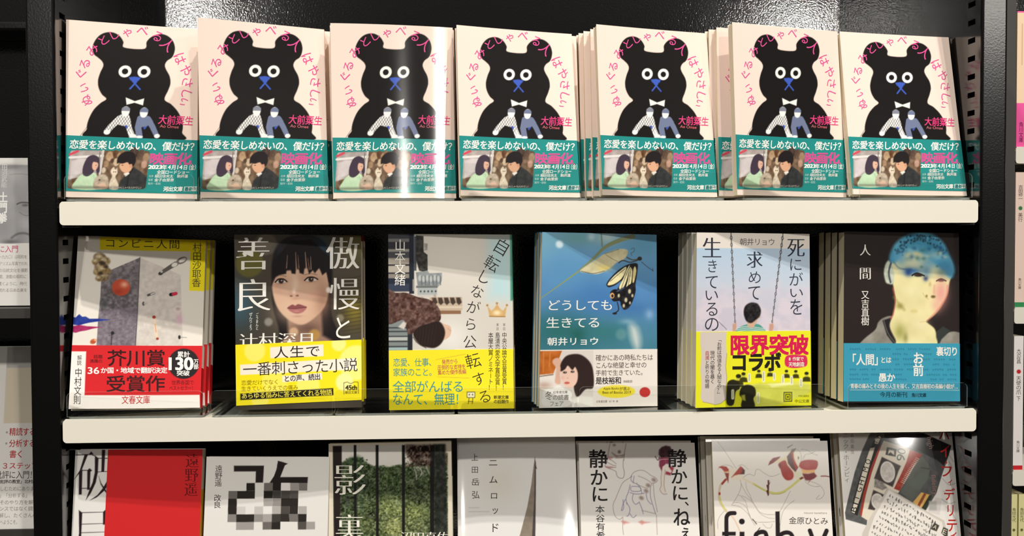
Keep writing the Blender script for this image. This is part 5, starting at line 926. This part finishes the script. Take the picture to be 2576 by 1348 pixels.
# key: (spec, copies behind, dx per copy, dyaw per copy, curl, what the front copy looks like, group)
bears = ['leftmost of the seven pink black-bear paperbacks on the top shelf', 'second black-bear paperback from the left on the top shelf', 'third black-bear paperback from the left, with a bright reflection down its right side',
         'middle one of the seven black-bear paperbacks on the top shelf', 'third black-bear paperback from the right, thin copies fanned at its left', 'second black-bear paperback from the right, standing tallest beside a stepped stack', 'rightmost black-bear paperback, leaning back towards the right-hand post']
STACK = {
    'B1': (None, 3, .0004, 0, .004), 'B2': (None, 3, .0011, 0, .005), 'B3': (None, 3, -.0012, 0, .004), 'B4': (None, 4, .0016, 0, .004), 'B5': (None, 4, (-.0035, -.0085, -.0115, -.0125), 0, .004), 'B6': (None, 4, (-.0080, -.0125, -.0140, -.0160), 0, .004), 'B7': (None, 3, -.0014, 0, .003),
    'C1': (art_store, 2, .0012, 0, .004), 'C2': (art_pride, 1, .0008, 0, .001), 'C3': (art_rotation, 2, .0012, 0, .0015), 'C4': (art_butterfly, 2, -.0012, -.01, .002), 'C5': (art_swing, 3, -.0010, -.01, .004), 'C6': (art_human, 3, -.0004, 0, .001),
    'D1': (art_red, 0, .0034, 0, .002), 'D2': (art_mosaic, 0, .0006, 0, .002), 'D3': (art_shadow, 0, .0018, 0, .001), 'D4': (art_spire, 0, .0004, 0, 0.), 'D5': (art_quiet, 1, -.0010, 0, .001), 'D6': (art_flower, 2, -.0026, 0, .003), 'D7': (art_cassette, 1, -.0012, 0, .006)}
DESC = {'C1': ('convenience-store paperback with yellow strip, grey block and red band', 'leftmost on the middle shelf'), 'C2': ('paperback with a dark-haired woman\'s face and a yellow band', 'on the middle shelf'), 'C3': ('pale paperback with a sideways person, gold crown and yellow band', 'on the middle shelf'),
        'C4': ('blue paperback with a butterfly and white band', 'on the middle shelf'), 'C5': ('pale blue paperback with a child on a swing and yellow band', 'on the middle shelf'), 'C6': ('black paperback with a blue-headed figure and teal band', 'rightmost on the middle shelf'),
        'D1': ('red-jacketed paperback with white left strip', 'leftmost in the bottom row'), 'D2': ('white paperback with a black pixelated character', 'in the bottom row'), 'D3': ('cream paperback with a green garden behind black bars', 'in the bottom row'), 'D4': ('glossy white paperback with a thin grey spire', 'in the bottom row'),
        'D5': ('white paperback with black lettering and line-drawn hand', 'in the bottom row'), 'D6': ('cream paperback with red flowers and big black letters', 'in the bottom row'), 'D7': ('white paperback with a drawn cassette and red lettering', 'rightmost in the bottom row')}
for key, (fn, n, dx, dyaw, curl) in STACK.items():
    x, y, z, yaw, roll, aL, aR = POSE[key]
    spec = dict(bear) if fn is None else fn()
    if key == 'B3': spec['gloss'] = True
    rest = REST[key[0]] if key[0] != 'D' else z-spec['T']*math.sin((aL+aR)/2)
    if key == 'B3': aL = aR = .05
    front = make_book(spec, twist=aR-aL, curl=curl, **BEND.get(key, {}))
    lean = (aL+aR)/2; base = front.name
    x -= curl*0; y += curl*.1
    pose(front, x, y, rest, yaw, roll, lean)
    if key[0] == 'B':
        i = int(key[1]); who = bears[i-1]; grp = 'black-bear paperbacks on the top shelf'; short = 'the %s black-bear paperback' % ['leftmost', 'second', 'third', 'middle', 'fifth', 'sixth', 'rightmost'][i-1]
        tag(front, who, 'book', grp)
    else:
        d, where = DESC[key]; grp = 'copies of the '+d; tag(front, d+', '+where, 'book', grp); short = 'the front '+' '.join(d.split()[:6])
    step = spec['T']+.0013
    for k in range(1, n+1):
        c = copy_tree(front); jit = random.Random(hash(key) % 1000+k) if False else random.Random(sum(map(ord, key))*10+k)
        yk = yaw+dyaw*k; extra = abs(dyaw)*1.1*k*.0525
        if key[0] == 'B': yk = yaw*.3; extra = .0545*math.sin(abs(yaw)*.7)
        dxk = dx[k-1] if isinstance(dx, tuple) else dx*k
        pose(c, x+dxk+jit.uniform(-.0003, .0003), y+k*step/(math.cos(lean)*math.cos(yk))+extra, rest, yk, roll, lean, key=base)
        if key[0] == 'B': c['label'] = '%s copy back in the stack behind %s' % (ORD[k], short)
        else: c['label'] = '%s copy back, in the stack behind %s' % (ORD[k], short)

# ------------------------------------------------------------------ clear acrylic stands under the books
def px_x(px, y, z):           # world x at depth y, height z, for a column measured in the photograph
    c = Vector((CAM[0], CAM[1], CAM[2])); py = 674
    d0 = fwd+r2*((px-1288)/2800.0); t = (y-c.y)/d0.y; p = c+d0*t
    return p.x
def stand(x0, x1, surf, plate_top, lip_h, label, group):
    r = empty('acrylic_book_stand', ((x0+x1)/2, .0022, surf+ZS)); w = (x1-x0)/2; pt_ = plate_top-surf
    tag(r, label, 'book stand', group)
    m = MB(); m.prism(rrect(-w, w, 0, .092, .004), 'z', pt_-.0018, pt_, 0, 1); m.build('base_plate', [M_ACR, M_ACRE], r)
    m = MB(); m.prism(rrect(-w, w, pt_, pt_+lip_h, .0045, corners=(1, 1, 0, 0)), 'y', -.0018, 0, 0, 1); m.build('front_lip', [M_ACR, M_ACRE], r)
    for s in (-1, 1):
        m = MB(); m.box(s*(w-.014)-.006, s*(w-.014)+.006, .0, .07, 0, pt_-.0018); m.build('foot', M_ACRE, r)
    return r
s1 = -RECESS
for i, (a, b, hh) in enumerate(((168, 492, .020), (503, 829, .020), (848, 1144, .018), (1162, 1478, .029), (1493, 1822, .021), (1868, 2142, .021), (2158, 2440, .021))):
    stand(px_x(a, .004, 0), px_x(b, .004, 0), s1, REST['B'], hh, 'clear acrylic stand under '+'the %s black-bear paperback, top shelf' % ['leftmost', 'second', 'third', 'middle', 'fifth', 'sixth', 'rightmost'][i], 'clear acrylic book stands')
s2 = -PITCH-RECESS
for a, b, w_ in ((166, 510, 'under the convenience-store paperback, far left of the middle shelf'), (528, 834, 'under the paperback with the woman\'s face, middle shelf'), (840, 1142, 'partly under the left side of the sideways-person paperback, middle shelf'), (1150, 1450, 'between the sideways-person and butterfly paperbacks, middle shelf'), (1456, 1756, 'between the butterfly and swing paperbacks, middle shelf'), (1795, 2076, 'in front of the swing paperback, middle shelf'), (2132, 2432, 'under the blue-headed figure paperback, far right of the middle shelf')):
    stand(px_x(a, .004, 0), px_x(b, .004, 0), s2, REST['C'], .0205, 'clear acrylic stand '+w_, 'clear acrylic book stands')

# ------------------------------------------------------------------ shelves
XL, XR = -.3858, .3860; DEP = .190
def shelf(z, label, x0=XL+.0018, x1=XR-.0018, y0=0., y1=DEP-.004, t=.0193, m=None, name='shelf_board', group='white shelf boards of the main bookcase', brackets=True, lipd=.016):
    r = empty(name, ((x0+x1)/2, y0, z+ZS)); tag(r, label, 'shelf', group); w = (x1-x0)/2; m = m or M_SHELF
    b = MB(); b.prism(rrect(-w, w, -t, 0, .0032), 'y', 0, .0012)
    b.prism([(.0012, 0), (.004, 0), (.004, -t), (.0012, -t)][::-1], 'x', -w+.0015, w-.0015)
    b.prism([(.004, -t), (lipd, -t), (lipd, -t+.0012), (.004, -t+.0012)], 'x', -w+.003, w-.003)
    o = b.build('front_lip', m, r)
    b = MB(); b.box(-w, w, .004, y1-y0, -RECESS-.0015, -RECESS); b.build('shelf_plate', m, r)
    if brackets:
        for s in (-1, 1):
            b = MB(); xx = s*(w-.006); b.prism([(.008, -RECESS-.0015), (y1-y0, -RECESS-.0015), (y1-y0, -.016), (.03, -.019), (.008, -t-.0018)], 'x', xx-.0015, xx+.0015)
            b.box(xx-.006, xx+.006, .006, .02, -t-.0018, -t-.0005); b.build('bracket', M_DKMETAL, r)
    return r
shelf(0, 'upper white metal shelf board carrying the seven black-bear paperbacks')
shelf(-PITCH, 'lower white metal shelf board carrying the six different banded paperbacks')
z3 = REST['D']
shelf(z3+RECESS, 'white metal shelf board beneath the bottom row of books, below the frame')

# ------------------------------------------------------------------ bookcase: posts with slotted inner faces, gloss black back
Z0, Z1 = -ZS, .42
def post(parent, x0, x1, inner):      # inner=+1: slots on the right face
    b = MB(); r = .0022
    prof = [(x0, DEP+.02), (x0, r)]+[(x0+r-r*math.cos(a), r-r*math.sin(a)) for a in (.5, 1.1)]+[(x0+r, 0), (x1-r, 0)]+[(x1-r+r*math.sin(a), r-r*math.cos(a)) for a in (.5, 1.1)]+[(x1, r), (x1, DEP+.02)]
    n = len(prof); zt, zb = Z1, Z0
    V = [(p[0], p[1], zb) for p in prof]+[(p[0], p[1], zt) for p in prof]
    b.add(V, [tuple(range(n-1, -1, -1)), tuple(range(n, 2*n)), (n-1, 0, n, 2*n-1)], 0)
    for i in range(n-1):
        face = (i, i+1, n+i+1, n+i)
        if (inner < 0 and i == 0) or (inner > 0 and i == n-2): continue
        b.add(V, [face], 1 if i in (0, n-2) else 0)
    X = x1 if inner > 0 else x0
    ya, yb = .0118, .0252; zs = -.40; cells = []
    b.add([(X, r, zb), (X, ya, zb), (X, ya, zt), (X, r, zt)], [(0, 1, 2, 3)], 1); b.add([(X, yb, zb), (X, DEP+.02, zb), (X, DEP+.02, zt), (X, yb, zt)], [(0, 1, 2, 3)], 1)
    b.add([(X, ya, zb), (X, yb, zb), (X, yb, zs), (X, ya, zs)], [(0, 1, 2, 3)], 1)
    z = zs; d = -inner*.007; hgt, pit = .0047, .0156
    while z < zt-pit:
        s0, s1_ = z+(pit-hgt)/2, z+(pit+hgt)/2
        b.add([(X, ya, z), (X, yb, z), (X, yb, s0), (X, ya, s0)], [(0, 1, 2, 3)], 1); b.add([(X, ya, s1_), (X, yb, s1_), (X, yb, z+pit), (X, ya, z+pit)], [(0, 1, 2, 3)], 1)
        P = [(X, ya, s0), (X, yb, s0), (X, yb, s1_), (X, ya, s1_), (X+d, ya, s0), (X+d, yb, s0), (X+d, yb, s1_), (X+d, ya, s1_)]
        b.add(P, [(0, 1, 5, 4), (1, 2, 6, 5), (2, 3, 7, 6), (3, 0, 4, 7), (4, 5, 6, 7)], 2)
        z += pit
    b.add([(X, ya, z), (X, yb, z), (X, yb, zt), (X, ya, zt)], [(0, 1, 2, 3)], 1)
    return b.build('post', [M_POST, M_SIDE, M_HOLE], parent)
bc = empty('bookcase', (0, 0, ZS)); tag(bc, 'tall gloss black bookcase with slotted posts holding the white shelves', 'bookcase')
post(bc, -.4093, XL, 1); post(bc, XR, .4088, -1)
b = MB(); b.box(XL, XR, DEP, DEP+.012, Z0, Z1); b.build('back_panel', M_BLACK, bc)

# ------------------------------------------------------------------ neighbouring bay on the left: two face-out books on dark ledges
def at(px, py, y):            # world point at depth y seen at a measured photograph position
    d0 = fwd+r2*((px-1288)/2800.0)+u2*((674-py)/2800.0); c = Vector(CAM); return c+d0*((y-c.y)/d0.y)
lb = empty('bookcase', (-.62, 0, ZS)); tag(lb, 'black bookcase bay at the far left edge, behind two face-out books', 'bookcase')
b = MB(); b.box(-.22, .2100, DEP, DEP+.012, Z0, Z1); b.build('back_panel', M_BLACK, lb)
b = MB(); zt = at(30, 60, .13).z; b.prism(rrect(.128, DEP, zt-.006, zt+.002, .002), 'x', -.22, .2100); b.build('top_rail', M_POST, lb)
def ledge(name, z, x0, x1, y0, y1, t, m, label, group):
    r = empty(name, ((x0+x1)/2, y0, z+ZS)); tag(r, label, 'shelf', group); w = (x1-x0)/2
    b = MB(); b.prism(rrect(-w, w, -t, 0, .0015), 'y', 0, .003); b.build('front_lip', m, r)
    b = MB(); b.box(-w, w, .003, y1-y0, -.0055, -.004); b.build('shelf_plate', m, r)
    return r
zl1 = at(40, 776, .06).z; ledge('shelf_board', zl1, -.84, -.4098, .06, DEP-.001, .0085, M_GREY, 'dark grey ledge below the white portrait-photo book at the left edge', 'dark ledges of the left bay')
zl2 = at(40, 1332, .128).z; ledge('shelf_board', zl2, -.84, -.4098, .128, DEP-.001, .0085, M_GREY, 'dark ledge under the lower left book with the beige panel', 'dark ledges of the left bay')
def flat_book(spec, ptop, pright, ybot, zrest, lean, label):
    o = make_book(spec); tag(o, label, 'book', 'face-out books in the left bay')
    o.rotation_euler = (-lean, 0, 0); A = spec['art']
    R = np.array(o.rotation_euler.to_matrix()); E = EXT[o.name] @ R.T
    o.location = (pright-A.w/2000, ybot, zrest-E[:, 2].min()+ZS+.0002); return o
o_ = flat_book(art_mountain(), None, at(100, 600, .145).x, .150, zl1-.004, .10, 'white book with a grey portrait photo, upper left edge beside the post')
o_.scale = (.955, .955, .955)
flat_book(art_critic(), None, at(118, 1100, .145).x, .1345, zl2-.004, .13, 'white book with beige panel and red list, lower left edge beside the post')

# ------------------------------------------------------------------ neighbouring bay on the right, set further back: books spine-out
RY = .34
rb = empty('bookcase', (.70, RY, ZS)); tag(rb, 'dark bookcase bay at the far right edge, set back behind the post', 'bookcase')
xa = at(2534, 674, RY).x; xb = at(2552, 674, RY).x
b = MB(); b.box(xa-.70-.02, xb-.70-.0006, 0, .17, Z0, Z1); b.build('post', M_GREY, rb)
b = MB(); b.box(xb-.70, .55, .16, .17, Z0, Z1); b.build('back_panel', M_BLACK, rb)
for (ya, yb), lab in (((369, 411), 'white shelf board at the right edge, under the book with the pink band'), ((773, 814), 'white shelf board at the right edge, under the pale book with green foot'), ((1183, 1222), 'white shelf board at the right edge, under the white book with red foot')):
    z = at(2565, ya, RY).z; t = z-at(2565, yb, RY).z
    shelf(z, lab, x0=xb+.0004, x1=1.249, y0=RY, y1=RY+.158, t=t, group='white shelf boards of the right bay', brackets=False)
zb4 = at(2565, 1590, RY).z; shelf(zb4, 'white shelf board at the right edge, below the yellow spines', x0=xb+.0004, x1=1.249, y0=RY, y1=RY+.158, t=.018, group='white shelf boards of the right bay', brackets=False)
def spine_book(T, h, x, z, segs, texts, label, name='paperback'):
    """Book shown spine-out: origin bottom centre of the spine, spine facing -y."""
    k = 10.0
    A = Art(T*1000, h*1000, [(0, 0), (T*1000*k, 0), (T*1000*k, h*1000*k), (0, h*1000*k)], segs[0][2], res=.7)
    for z0, z1, c in segs: A.rect(-20, (h*1000-z1)*k, T*1000*k+20, (h*1000-z0)*k, c, soft=.1)
    for f in texts: f(A)
    r = empty(name, (x+T/2, RY+.004, z+ZS)); tag(r, label, 'book', 'spine-out paperbacks in the right bay')
    V, F, C, sm = A.sheet(edge=.5); d = .105; w = T/2; nb = len(V); hv = h
    sv = [(-w, 0, 0), (-w, d, 0), (-w, d, hv), (-w, 0, hv), (w, 0, 0), (w, d, 0), (w, d, hv), (w, 0, hv)]
    F = F+[tuple(i+nb for i in f) for f in ((0, 1, 2, 3)[::-1], (4, 5, 6, 7))]
    V = np.concatenate([V, np.array(sv)]); C = np.concatenate([C, np.tile(lin(segs[-1][2]), (8, 1))]); sm = np.concatenate([sm, np.zeros(2, bool)])
    mesh_obj('cover', V, F, M_COVER, r, C, sm)
    pv, pf = block_mesh(-w+.0003, w-.0003, .0006, d-.0006, .0004, hv-.0006, 2, 4); mesh_obj('page_block', pv, pf, M_PAGES, r)
    return r
def sz(py): return at(2565, py, RY+.004).z
x0 = at(2553, 674, RY+.004).x
tx = (70, 52, 44)
zz = sz(371); h1 = sz(28)-zz
zb_ = at(2565, 369, RY).z-RECESS
k1 = 148/(h1*1000)
spine_book(.0115, sz(28)-zb_, x0, zb_, [(0, 4+7.5, (236, 92, 160)), (7.5, 55, (236, 92, 160)), (55, 160, (236, 208, 176))],
           [lambda A: A.v('角川文庫', 34, A.hh*10-330, 82, A.hh*10-90, (90, 30, 60)), lambda A: A.v('横溝正史', 36, 120, 84, 520, tx), lambda A: A.v('・', 36, 520, 84, 600, (170, 50, 30)), lambda A: A.v('びっくり箱', 36, 600, 84, 980, tx)][:1]+[lambda A: A.line([(60, 150), (60, 620)], 14, (190, 140, 100), alpha=.5)],
           'cream spine with a bright pink foot, topmost at the right edge')
zb_ = at(2565, 773, RY).z-RECESS
spine_book(.0115, sz(433)-zb_, x0, zb_, [(0, 8, (234, 208, 192)), (3, 9.5, (52, 136, 84)), (9.5, 160, (238, 212, 198))],
           [lambda A: A.v('吉田修一', 34, 150, 86, 330, tx), lambda A: A.ell(60, 422, 24, 24, (60, 120, 70)), lambda A: A.v('美行', 34, 473, 86, 580, tx), lambda A: A.v('角川文庫', 42, 1240, 78, 1370, tx)], 'pale pink spine with a green stripe at its foot, right edge')
zb_ = at(2565, 1183, RY).z-RECESS
spine_book(.0115, sz(845)-zb_, x0, zb_, [(0, 1, (240, 236, 232)), (1, 9, (196, 40, 48)), (9, 160, (240, 234, 232))],
           [lambda A: A.v('大沢在昌', 32, 150, 84, 325, tx), lambda A: A.ell(60, 420, 26, 26, (196, 40, 48)), lambda A: A.v('天使の爪', 30, 470, 88, 690, tx), lambda A: A.v('下', 36, 706, 82, 770, tx), lambda A: A.v('角川文庫', 40, 1236, 78, 1376, tx)], 'white spine with red dot and red foot, right edge')
zb_ = zb4-RECESS
for i, (xx, lab) in enumerate(((x0-.003, 'pale yellow spine beside the dark post, lower right edge'), (x0+.0065, 'pale yellow spine cut by the lower right frame corner'))):
    spine_book(.0078, sz(1243)-zb_, xx+.001, zb_, [(0, 160, (230, 224, 164))], [lambda A: A.v('角田光代', 18, 160, 62, 330, (96, 80, 30)), lambda A: A.ell(40, 425, 17, 17, (110, 100, 60))], lab)

# ------------------------------------------------------------------ floor
b = MB(); b.box(-3, 3, -5, 2, -.02, 0); structure(b.build('floor', M_FLOOR))
b = MB(); b.box(-3, 3, 1.2, 1.3, 0, 3.6); structure(b.build('wall_back', mat('painted_wall', (120, 116, 110), .8)))
